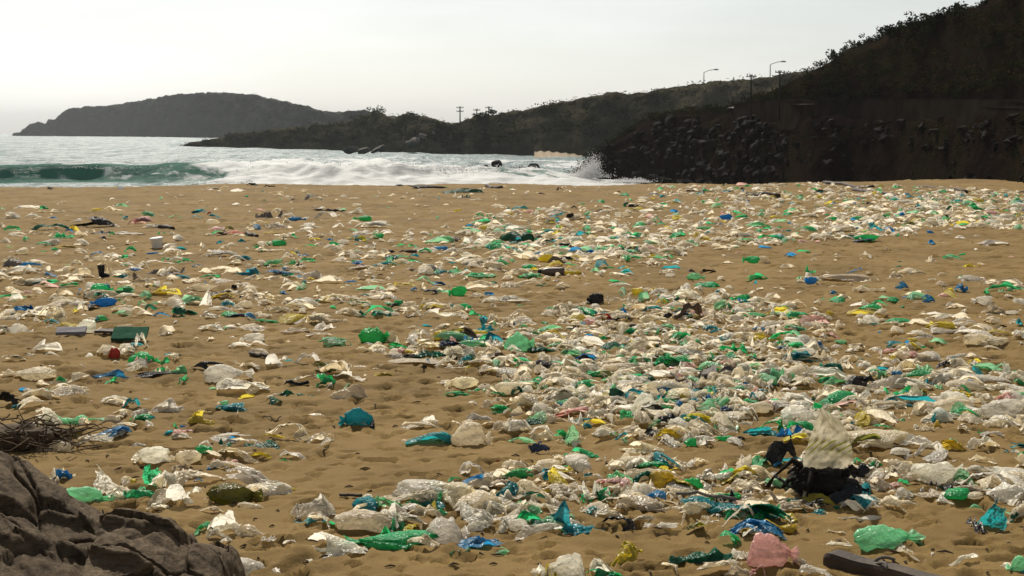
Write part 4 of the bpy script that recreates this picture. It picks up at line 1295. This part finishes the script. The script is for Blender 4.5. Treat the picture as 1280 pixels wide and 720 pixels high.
def where(i):
    q = placed[i]
    for (lx, ly), r, txt in LAND:
        if math.hypot(q['x'] - lx, q['y'] - ly) < r:
            return txt
    d = np.hypot(XY[:, 0] - q['x'], XY[:, 1] - q['y'])
    near_n = int((d < 1.0).sum()) - 1
    order = [j for j in np.argsort(d) if j != i and placed[j]['c'] not in 'wc' and placed[j]['c'] != q['c'] and d[j] < 1.6]
    if order:
        j = order[0]
        a_ = PLASTIC[placed[j]['c']][0]
        return 'beside a %s %s' % (a_ + (' ' + SHAPE[placed[j]['s']][0]), 'one')
    if q['y'] > 45:
        return 'on the far sand near the crest'
    return 'alone on open sand' if near_n < 1 else 'among pale litter on the sand'


labels = []
def near_two(i):
    q = placed[i]
    d = np.hypot(XY[:, 0] - q['x'], XY[:, 1] - q['y'])
    seen = []
    for j in np.argsort(d):
        t_ = PLASTIC[placed[j]['c']][0] + ' ' + SHAPE[placed[j]['s']][0]
        if j != i and d[j] < 2.5 and t_ not in seen and placed[j]['c'] != q['c']:
            seen.append(t_)
    seen = [seen[0], *[t_.rsplit(' ', 1)[0] for t_ in seen[1:] if t_.rsplit(' ', 1)[0] != seen[0].rsplit(' ', 1)[0]]] if seen else []
    return 'near a %s one and a %s one' % tuple(seen[:2]) if len(seen) > 1 else None


for i, q in enumerate(placed):
    size = 'large' if q['W'] > 0.42 else ('small' if q['W'] < 0.2 else 'mid-sized')
    q['label'] = '%s %s %s plastic %s %s' % (size, SHAPE[q['s']][0], PLASTIC[q['c']][0], NOUN[q['s']], where(i))
    labels.append(q['label'])

dup_l = {l_ for l_ in labels if labels.count(l_) > 1}
for i, q in enumerate(placed):
    if q['label'] in dup_l and near_two(i):
        size = q['label'].split()[0]
        q['label'] = '%s %s %s %s %s' % (size, SHAPE[q['s']][0], PLASTIC[q['c']][0], NOUN[q['s']], near_two(i))
# the 295 crumpled bags that show largest are things; the smaller ones are joined further down
rank = sorted((q for q in placed if q['s'] == 's'), key=lambda q: -q['wpx'] * q['H'] / q['y'])
for q in rank[295:]:
    q['tiny'] = True
ZP = sand_z(XY[:, 0], XY[:, 1])
for i, q in enumerate(placed):
    if q.get('tiny'):
        continue
    lib = LIB[q['s']]
    k = int(g.integers(0, len(lib)))
    o = link(OBJN[q['s']], lib[k], label=q['label'], cat='plastic bag' if NOUN[q['s']] == 'bag' else 'plastic film', group='%s plastic litter on the sand' % PLASTIC[q['c']][0])
    z = float(ZP[i])
    o.pass_index = int(g.integers(0, 100))
    o.location = (q['x'], q['y'], z - 0.012 - 0.03 * q['H'])
    o.scale = (q['W'], q['d'], q['H'])
    # turn about the upright axis a little; the long side stays across the view as seen in the photograph
    o.rotation_euler = (0, 0, g.normal() * 0.16 + (math.pi if g.random() < 0.5 else 0))
    o.material_slots[0].link = 'OBJECT'
    o.material_slots[0].material = PM[q['c']]
    if q['s'] == 'p' and q['wpx'] > 17:
        m = link('bag_mouth', MOUTH[k], o)
        m.pass_index = o.pass_index
        m.material_slots[0].link = 'OBJECT'
        m.material_slots[0].material = PM[q['c']]


# ---------------------------------------------------------------- litter too small or too many to tell apart
def inside(poly, n, g):
    P = np.array(poly, float)
    lo, hi = P.min(0), P.max(0)
    res = []
    while len(res) < n:
        p = g.uniform(lo, hi)
        a_, c_ = False, len(P) - 1
        for b_ in range(len(P)):
            if (P[b_, 1] > p[1]) != (P[c_, 1] > p[1]) and p[0] < (P[c_, 0] - P[b_, 0]) * (p[1] - P[b_, 1]) / (P[c_, 1] - P[b_, 1]) + P[b_, 0]:
                a_ = not a_
            c_ = b_
        if a_:
            res.append(p)
    return res


LOW = [sheet_mesh(2000 + i, 12, 10, 9) for i in range(40)] + [flat_mesh(2100 + i, 13, 11) for i in range(8)]
FAR = [sheet_mesh(2300 + i, 9, 7, 7) for i in range(36)]
LOWP = []
for i in range(8):
    V, F = puff_mesh(2200 + i, 14, 10)[:2]
    LOWP.append((V, np.array([f for f in F if len(f) == 4])))
WEIGHT = dict(c=0.56, w=0.20, g=0.06, m=0.05, t=0.035, b=0.014, y=0.028, G=0.012, k=0.010, p=0.012, o=0.004)
WC = list(WEIGHT)
WP = np.array([WEIGHT[k] for k in WC])
WP /= WP.sum()


def litter(name, label, pts, smin, smax, seed, hmax=0.16, fixed=None, shapes=LOW):
    """one mesh of small scraps; fixed: (x, y, width, depth, height, colour) of scraps with a known place"""
    g = np.random.default_rng(seed)
    Vs, Fs, mi, off = [], [], [], 0
    if fixed is None:
        pts = np.array(pts)
        X_, Y_ = ground_at(pts[:, 0], pts[:, 1])
        fixed = []
        for x, y in zip(X_.tolist(), Y_.tolist()):
            s = smin + (smax - smin) * g.random() ** 1.6
            fixed.append((x, y, s * g.uniform(0.8, 2.1), s * g.uniform(0.5, 0.9), min(s * g.uniform(0.25, 0.55), hmax), None))
    FX = np.array([q[:2] for q in fixed])
    Z_ = sand_z(FX[:, 0], FX[:, 1])
    for (x, y, w, d, h, cc), z in zip(fixed, Z_.tolist()):
        if g.random() < 0.05:
            V, F = LOWP[g.integers(0, len(LOWP))]
        else:
            V, F = shapes[g.integers(0, len(shapes))]
        a_ = g.uniform(0, 6.28) if cc is None else g.normal() * 0.2
        P = V * (w, d, h)
        ca, sa = math.cos(a_), math.sin(a_)
        Vs.append(np.stack([P[:, 0] * ca - P[:, 1] * sa + x, P[:, 0] * sa + P[:, 1] * ca + y, P[:, 2] + z - 0.01], -1))
        Fs.append(F + off)
        off += len(P)
        mi.append(np.full(len(F), PCODES.index(cc or g.choice(WC, p=WP))))
    me = mesh_np(name, np.concatenate(Vs), np.concatenate(Fs), [PM[k] for k in PCODES], mi=np.concatenate(mi))
    o = link(name, me, label=label, cat='plastic litter', kind='stuff')
    o.pass_index = 55
    return o


litter('small_litter', 'small coloured scraps of crumpled plastic scattered over the far sand', None, 0, 0, 500, fixed=[(q['x'], q['y'], q['W'], q['d'], q['H'], q['c']) for q in placed if q.get('tiny')])
g = np.random.default_rng(88)
pts = inside([(600, 266), (700, 258), (820, 246), (900, 238), (1060, 243), (1300, 246), (1320, 292), (1210, 286), (1080, 302), (980, 306), (880, 312), (760, 330), (640, 325), (560, 305)], 1500, g)
pts += inside([(820, 231), (1000, 229), (1180, 234), (1300, 243), (1300, 262), (1000, 250), (820, 245)], 420, g)
pts += inside([(1040, 250), (1180, 244), (1310, 248), (1310, 290), (1180, 284), (1040, 292)], 420, g)
litter('far_litter', 'dense band of tiny pale and coloured plastic litter near the dark hill', pts, 0.14, 0.42, 501, shapes=FAR)
pts = inside([(480, 446), (540, 405), (640, 395), (700, 385), (830, 358), (960, 372), (1030, 400), (1090, 440), (1290, 468), (1290, 540), (1180, 530), (1100, 560), (1000, 560), (960, 520), (860, 560), (760, 550), (700, 520), (590, 505), (640, 470), (560, 455)], 1250, g)
pts += inside([(700, 385), (830, 362), (960, 378), (1030, 410), (1000, 480), (900, 530), (760, 520), (690, 470)], 600, g)
litter('drift_litter', 'dense drift of crumpled plastic litter across the middle of the beach', pts, 0.09, 0.30, 502)
pts = inside([(560, 615), (620, 590), (700, 572), (800, 578), (900, 580), (1000, 560), (1100, 585), (1280, 600), (1280, 628), (1100, 620), (1060, 640), (980, 652), (860, 650), (800, 640), (640, 652), (480, 660), (380, 655), (480, 628)], 380, g)
for q in placed:                                # scraps lying round the bigger pieces
    if q['v'] > 330:
        for _ in range(int(g.integers(0, 3))):
            pts.append((q['u'] + g.normal() * q['wpx'] * 0.55, q['v'] + g.normal() * 3 - 1))
litter('near_litter', 'small crumpled scraps of plastic lying between the larger bags', pts, 0.07, 0.26, 503)
pts = inside([(0, 340), (240, 310), (480, 300), (700, 296), (860, 318), (760, 350), (560, 400), (440, 402), (240, 402), (0, 402)], 460, g)
pts += inside([(0, 256), (300, 246), (640, 240), (640, 302), (0, 335)], 260, g)
pts += inside([(440, 290), (720, 280), (860, 300), (840, 345), (560, 350), (440, 340)], 300, g)
pts += inside([(880, 300), (1280, 290), (1280, 440), (1100, 430), (900, 360)], 130, g)
pts += inside([(0, 402), (460, 402), (460, 560), (0, 560)], 50, g)
pts += inside([(200, 233), (900, 234), (900, 250), (200, 250)], 90, g)
pts += inside([(1290, 248), (1620, 262), (1620, 300), (1290, 292)], 170, g)          # the litter goes on past the edges of the view
pts += inside([(1285, 440), (1600, 460), (1600, 620), (1285, 630)], 170, g)
pts += inside([(-320, 300), (-4, 290), (-4, 480), (-320, 480)], 90, g)
litter('scattered_litter', 'thinly scattered scraps of pale plastic over the open sand', pts, 0.09, 0.36, 504, shapes=FAR)

# dark flecks of wood and weed on the sand
Vs, Fs, off = [], [], 0
FU, FV = g.uniform(-60, 1340, 420), 250 + 470 * g.random(420) ** 0.8
X_, Y_ = ground_at(FU, FV)
for x, y, z in zip(X_.tolist(), Y_.tolist(), sand_z(X_, Y_).tolist()):
    l, a_ = g.uniform(0.015, 0.05), g.uniform(0, 6.28)
    V, F = tube([(-l, 0, 0.004), (0, l * 0.3, 0.012), (l, 0, 0.004)], [0.003, 0.008, 0.003], 4)
    ca, sa = math.cos(a_), math.sin(a_)
    Vs.append(np.stack([V[:, 0] * ca - V[:, 1] * sa + x, V[:, 0] * sa + V[:, 1] * ca + y, V[:, 2] + z], -1))
    Fs += [tuple(i + off for i in f) for f in F]
    off += len(V)
link('beach_flecks', mesh_np('beach_flecks', np.concatenate(Vs), Fs, [M_TWIG]), label='tiny dark flecks of wood and weed strewn over the sand', cat='debris', kind='stuff')


# ---------------------------------------------------------------- single finds among the litter
def put(u, v):
    x, y = ground_at(u, v)
    return np.array((x, y, float(sand_z(x, y))))


def find(name, u, v, label, cat, group=None):
    e = bpy.data.objects.new(name, None)
    COL.objects.link(e)
    e.location = put(u, v)
    e['label'], e['category'] = label, cat
    if group:
        e['group'] = group
    return e


# half-buried plank with a rounded end, a strap lying over it
A, B_ = put(1030, 704), put(1215, 752)
dv = B_ - A
ln, an = float(np.hypot(dv[0], dv[1])), math.atan2(dv[1], dv[0])
pl = find('plank', 1030, 704, 'long dark wet plank with a rounded end half buried in sand', 'plank')
pl.rotation_euler = (0, 0, an)
s_ = np.linspace(0, ln, 40)
ringv = []
for q in s_:
    e_ = min(1.0, math.sqrt(max(1e-4, 1 - (1 - min(q / 0.07, 1)) ** 2)))
    for yy, zz in ((-0.5, -0.6), (0.5, -0.6), (0.5, 0.75), (0.42, 1.0), (-0.42, 1.0), (-0.5, 0.75)):
        ringv.append((q, yy * 0.13 * e_ + 0.003 * math.sin(q * 23), zz * 0.085 * e_ + 0.004 * math.sin(q * 17)))
Fp = [tuple(f) for f in grid_faces(40, 6, True)] + [(5, 4, 3, 2, 1, 0)]
link('board', mesh_np('board', ringv, Fp, [M_WOOD], smooth=False), pl)
k = np.linspace(0, 1, 22)
V, F = tube(np.stack([0.40 + 0.07 * np.cos(k * 5.2), -0.08 + 0.16 * k, 0.09 + 0.02 * np.sin(k * 9)], -1), 0.010, 6)
link('rope_scrap', mesh_np('rope_scrap', V, F, [M_CONC]), pl)

# black stump with torn bags and the big standing sheet
st = find('stump', 1020, 624, 'black sodden stump with roots under the big standing plastic sheet', 'stump')
g = np.random.default_rng(97)
V, F = ICO[4]
V = V * (1 + 0.30 * fbm(V[:, :1] * 1.8, V[:, 1:2] * 1.8, V[:, 2:] * 1.8, 4)) * (0.21, 0.18, 0.13) + (0.06, 0.14, 0.09)
M_STUMP = surface_mat('sodden wood', [(0.3, (0.006, 0.005, 0.004)), (0.7, (0.028, 0.022, 0.016))], 5.0, bump=0.9, bscale=30.0, dist=0.03, spec=0.2)
link('bole', mesh_np('bole', V, F, [M_STUMP]), st)
for i in range(9):
    a_ = g.uniform(0, 6.28)
    r1 = g.uniform(0.22, 0.36)
    z1 = g.uniform(-0.02, 0.16)
    mid_ = (0.6 * r1 * math.cos(a_) + 0.05, 0.14 + 0.5 * r1 * math.sin(a_), z1 + g.uniform(0.02, 0.14))
    V, F = tube([(0.05, 0.14, 0.12), mid_, (r1 * math.cos(a_) + 0.05, 0.14 + 0.8 * r1 * math.sin(a_), z1 - 0.04)], [0.04, 0.025, 0.008], 6)
    link('root', mesh_np('root', V, F, [M_STUMP]), st)
M_SHEET, nt, out = new_mat('dirty translucent sheet')
L = nt.links.new
gq = N(nt, 'ShaderNodeTexCoord')
wv = N(nt, 'ShaderNodeTexWave', Scale=9.0, Distortion=1.2)
mpg = N(nt, 'ShaderNodeMapping')
mpg.inputs['Rotation'].default_value = (0, 0.6, 0)
L(gq.outputs['Object'], mpg.inputs['Vector'])
wv.bands_direction = 'Z'
L(mpg.outputs['Vector'], wv.inputs['Vector'])
sx = N(nt, 'ShaderNodeSeparateXYZ')
L(gq.outputs['Object'], sx.inputs['Vector'])
band = ramp(nt, sx.outputs['Z'], [(0.10, (0, 0, 0)), (0.13, (1, 1, 1)), (0.19, (1, 1, 1)), (0.22, (0, 0, 0))])
st1 = ramp(nt, wv.outputs['Fac'], [(0.74, (0, 0, 0)), (0.8, (1, 1, 1))])
mm = N(nt, 'ShaderNodeMixRGB', blend_type='MULTIPLY', Fac=1.0)
L(band, mm.inputs['Color1'])
L(st1, mm.inputs['Color2'])
nq = N(nt, 'ShaderNodeTexNoise', Scale=14.0, Detail=6)
L(gq.outputs['Object'], nq.inputs['Vector'])
bs = ramp(nt, nq.outputs['Fac'], [(0.3, (0.34, 0.29, 0.18)), (0.7, (0.58, 0.52, 0.38))])
mc = N(nt, 'ShaderNodeMixRGB', Color2=(0.22, 0.22, 0.03, 1))
L(mm.outputs['Color'], mc.inputs['Fac'])
L(bs, mc.inputs['Color1'])
d1, t1 = N(nt, 'ShaderNodeBsdfDiffuse'), N(nt, 'ShaderNodeBsdfTranslucent')
L(mc.outputs['Color'], d1.inputs['Color'])
L(mc.outputs['Color'], t1.inputs['Color'])
x1 = N(nt, 'ShaderNodeMixShader', Fac=0.5)
L(d1.outputs[0], x1.inputs[1])
L(t1.outputs[0], x1.inputs[2])
x2 = N(nt, 'ShaderNodeMixShader', Fac=0.12)
L(x1.outputs[0], x2.inputs[1])
L(N(nt, 'ShaderNodeBsdfTransparent').outputs[0], x2.inputs[2])
L(x2.outputs[0], out.inputs['Surface'])
# the sheet: broad translucent film standing on the stump, folded round at the foot
nx, ny = 40, 44
a_, h_ = np.meshgrid(np.linspace(0, 1, nx), np.linspace(0, 1, ny), indexing='ij')
a_, h_ = a_.ravel(), h_.ravel()
w_l = np.interp(h_, [0, 0.12, 0.3, 0.6, 0.85, 1.0], [-0.16, -0.175, -0.15, -0.10, -0.06, -0.04])
w_r = np.interp(h_, [0, 0.12, 0.3, 0.6, 0.85, 1.0], [0.13, 0.175, 0.185, 0.15, 0.075, -0.02])
xx = w_l + (w_r - w_l) * a_ + 0.008 * fbm(a_ * 4, h_ * 4, 0.2, 3)
yy = 0.14 * np.sin(a_ * math.pi) * (1 - 0.75 * h_) - 0.14 * (1 - h_) ** 2 * np.sin(a_ * math.pi) + 0.03 * fbm(a_ * 3, h_ * 3, 5.2, 3) + 0.018 * np.abs(noise3(a_ * 7, h_ * 7 + 3, 1.0))
zz = h_ * (0.44 + 0.03 * noise3(a_ * 3, 0.2, 0.7))
yy = yy - 0.10 * h_ ** 1.5 * (a_ - 0.3)
sh = link('plastic_sheet', mesh_np('plastic_sheet', np.stack([xx, yy, zz], -1), grid_faces(nx, ny), [M_SHEET]), label='tall torn translucent plastic sheet standing up on the black stump', cat='plastic sheet')
pos = put(1020, 624)
sh.location = (pos[0] + 0.085, pos[1] + 0.08, pos[2] + 0.20)
# tangle of brown twigs on the left edge
tw = find('twig_tangle', 34, 556, 'tangled heap of brown twigs and roots behind the layered rock', 'twigs')
parts_ = []
for i in range(240):
    c0 = np.array((g.normal() * 0.22, g.normal() * 0.16, abs(g.normal()) * 0.09))
    dd = g.normal(size=3) * (0.13, 0.10, 0.06)
    m_ = c0 + dd * 0.5 + g.normal(size=3) * 0.03
    e_ = c0 + dd
    m_[2], e_[2] = max(m_[2], 0), max(e_[2], 0)
    parts_.append(tube([c0, m_, e_], [0.007, 0.006, 0.002], 4, False))
V, F = join(parts_)
tt = link('twigs', mesh_np('twigs', V, F, [M_TWIG]), tw)
tt['kind'] = 'stuff'
V, F = ICO[3]
V = V * (1 + 0.35 * fbm(V[:, :1] * 2.5, V[:, 1:2] * 2.5, V[:, 2:] * 2.5, 4)) * (0.34, 0.22, 0.13) + (-0.05, 0.05, 0.03)
link('root_mat', mesh_np('root_mat', V, F, [M_TWIG]), tw)


# sticks, logs and boards
def stick(name, u0, v0, u1, v1, rad, label, cat, mat=None, z=0.02, lift=0.0, grp=None):
    a0, a1 = put(u0, v0), put(u1, v1)
    e = bpy.data.objects.new(name, None)
    n = 9
    k_ = np.linspace(0, 1, n)[:, None]
    path = (a1 - a0) * k_ + (0, 0, z)
    path[:, 2] = z + lift * k_[:, 0] + (np.array([float(sand_z(*(a0 + (a1 - a0) * q)[:2])) for q in k_[:, 0]]) - a0[2])
    path += rad * 0.8 * np.stack([noise3(k_[:, 0] * 4, u0 * 0.1, j_ * 3.3) for j_ in range(3)], -1)
    V, F = tube(path, rad * (1 + 0.25 * noise3(k_[:, 0] * 5, u0 * 0.37, 2.0)), 7)
    o = link(name, mesh_np(name, V, F, [mat or M_WOOD]), label=label, cat=cat, loc=a0, group=grp)
    return o


stick('stick', 313, 443, 336, 448, 0.022, 'short straight black stick lying on bare sand below pale bags', 'stick')
stick('stick', 425, 621, 452, 623, 0.012, 'short dark stick on bare sand above a teal film', 'stick')
stick('stick', 838, 476, 877, 496, 0.014, 'thin black rod leaning across green bags in the drift', 'stick', lift=0.0, z=0.08)
stick('stick', 485, 316, 521, 316, 0.035, 'grey straight stick beside pale litter and a blue bag', 'stick')
stick('stick', 392, 263, 430, 264, 0.05, 'long dark stick lying beyond the white bags', 'stick')
stick('stick', 308, 294, 321, 296, 0.05, 'short black stick beside the pink and olive litter', 'stick')
stick('stick', 196, 284, 216, 287, 0.06, 'thick charred stick beside the pale pink litter', 'stick')
stick('log', 608, 234, 627, 235, 0.09, 'short brown log lying on the crest above the surf', 'log')
stick('log', 933, 245, 972, 248, 0.16, 'thick dark driftwood log before the dense litter band', 'log')
stick('log', 1030, 229, 1091, 235, 0.10, 'long thin driftwood pole below the dark slope', 'log')
stick('log', 1066, 239, 1090, 241, 0.10, 'short dark driftwood log just below the long pole', 'log')
stick('log', 1104, 246, 1122, 246, 0.07, 'small driftwood stick between the logs and the litter band', 'log')
stick('log', 1145, 247, 1167, 247, 0.06, 'thin driftwood stick lying in the far litter band', 'log')
stick('log', 1145, 233, 1210, 239, 0.06, 'dark driftwood branch at the foot of the right slope', 'log')
stick('branch', 858, 240, 884, 239, 0.07, 'crooked dark driftwood branch near the boulders', 'branch')
stick('branch', 866, 236, 880, 241, 0.05, 'forked end of driftwood beside the crooked branch', 'branch')
stick('hose', 845, 634, 920, 641, 0.012, 'curved grey hose lying over the teal bag in the near drift', 'hose', M_CONC, z=0.10)
stick('twig', 329, 527, 352, 524, 0.006, 'thin pale twig lying on bare trodden sand', 'twig', M_CONC)
stick('roll', 630, 301, 662, 303, 0.13, 'dark green rolled net with a thin tail on pale litter', 'net', PM['G'], z=0.05)
stick('cord', 655, 302, 692, 301, 0.05, 'dark green cord trailing from the rolled net', 'cord', PM['G'])
stick('rope', 350, 479, 386, 478, 0.02, 'dark knotted rope lying behind the green twisted film', 'rope', PM['k'])

# brown plastic drum piece
e = find('jar', 676, 344, 'brown plastic jar lying on its side beside yellow scraps', 'jar')
e.scale = (0.55, 0.6, 0.6)
k = np.linspace(0, 1, 10)
V, F = tube(np.stack([k * 0.78, 0 * k, 0.11 + 0 * k], -1), np.interp(k, [0, 0.1, 0.25, 0.9, 1], [0.05, 0.08, 0.12, 0.135, 0.125]), 14)
M_JAR = surface_mat('brown plastic', [(0.3, (0.075, 0.045, 0.030)), (0.7, (0.13, 0.085, 0.06))], 3.0, bump=0.1, rough=0.45, spec=0.5)
link('jar_body', mesh_np('jar_body', V, F, [M_JAR]), e)
V, F = tube(np.stack([np.linspace(-0.10, 0.03, 5), np.zeros(5), np.full(5, 0.11)], -1), [0.06, 0.075, 0.075, 0.07, 0.05], 12)
link('jar_lid', mesh_np('jar_lid', V, F, [PM['k']]), e)

# white tub
e = find('tub', 197, 311, 'small white plastic tub lying beside dark teal litter', 'tub')
e.scale = (0.72, 0.72, 0.66)
e.rotation_euler = (0.1, -0.22, 0)
k = np.linspace(0, 1, 8)
V, F = tube(np.stack([0.05 * k, 0 * k, k * 0.38], -1), np.interp(k, [0, 0.9, 1], [0.15, 0.20, 0.22]), 16)
M_TUB = surface_mat('white plastic', [(0.3, (0.62, 0.60, 0.55)), (0.7, (0.76, 0.75, 0.70))], 4.0, bump=0.0, rough=0.5, spec=0.4)
link('tub_body', mesh_np('tub_body', V, F, [M_TUB]), e)
V, F = tube([(0.045, 0, 0.355), (0.05, 0, 0.385)], [0.235, 0.235], 16, False)
link('rim', mesh_np('rim', V, F, [M_TUB]), e)

# black boot standing in the sand
e = find('boot', 127, 347, 'black rubber boot standing upright among pale litter', 'boot')
e.scale = (0.68, 0.68, 0.6)
V, F = tube([(0, 0, 0), (0, 0, 0.10), (0.0, 0, 0.22), (-0.01, 0, 0.36)], [0.07, 0.075, 0.085, 0.10], 12)
link('shaft', mesh_np('shaft', V, F, [PM['k']]), e)
V, F = tube([(-0.04, 0, 0.05), (0.10, -0.03, 0.06), (0.19, -0.05, 0.045), (0.23, -0.06, 0.03)], [0.06, 0.065, 0.05, 0.02], 12)
link('foot', mesh_np('foot', V, F, [PM['k']]), e)


# stiff boards
def board(name, u, v, w, d, th, tilt, mat, label, cat, rz=0.0):
    V, F = box((0, 0, 0), (w, d, th))
    V = np.concatenate([V, V[:0]])
    n_ = 10
    X_, Y_ = np.meshgrid(np.linspace(-w / 2, w / 2, n_), np.linspace(-d / 2, d / 2, 5), indexing='ij')
    Zt = 0.02 * w * noise3(X_ / w * 3 + u, Y_ / d * 2, 0.2)
    T = np.stack([X_, Y_, Zt + th / 2], -1).reshape(-1, 3)
    Bm = np.stack([X_, Y_, Zt - th / 2], -1).reshape(-1, 3)
    Fg = grid_faces(n_, 5)
    rim = list(range(0, 5 * n_, 5)) + list(range(5 * n_ - 4, 5 * n_)) + list(range(5 * n_ - 6, 0, -5)) + [3, 2, 1]
    nV = 5 * n_
    Fs_ = [tuple(f) for f in Fg] + [tuple(int(i_) + nV for i_ in f[::-1]) for f in Fg]
    for p_, q_ in zip(rim, rim[1:] + rim[:1]):
        Fs_.append((p_, q_, q_ + nV, p_ + nV))
    o = link(name, mesh_np(name, np.concatenate([T, Bm]), Fs_, [mat], smooth=False), label=label, cat=cat)
    o.location = put(u, v) + (0, d / 2 * math.cos(tilt), 0.03 + abs(math.sin(tilt)) * d / 2)
    o.rotation_euler = (tilt, 0, rz)


M_GBOARD = surface_mat('dark green painted board', [(0.3, (0.010, 0.055, 0.030)), (0.7, (0.018, 0.085, 0.045))], 6.0, bump=0.2, rough=0.8, spec=0.02)
M_GREY = surface_mat('grey board', [(0.3, (0.16, 0.15, 0.16)), (0.7, (0.22, 0.21, 0.22))], 5.0, bump=0.2, rough=0.8, spec=0.02)
board('panel', 159, 428, 0.42, 0.30, 0.03, 0.35, M_GBOARD, 'dark green rigid panel propped on sand behind the red scrap', 'panel', 0.1)
board('tray', 86, 421, 0.36, 0.22, 0.04, 0.18, M_GREY, 'grey rigid tray lying under a plump white bag', 'tray', 0.2)
board('board', 133, 419, 0.30, 0.16, 0.03, 0.05, M_WOOD, 'thin dark board beside the plump white bag and green panel', 'board', -0.2)
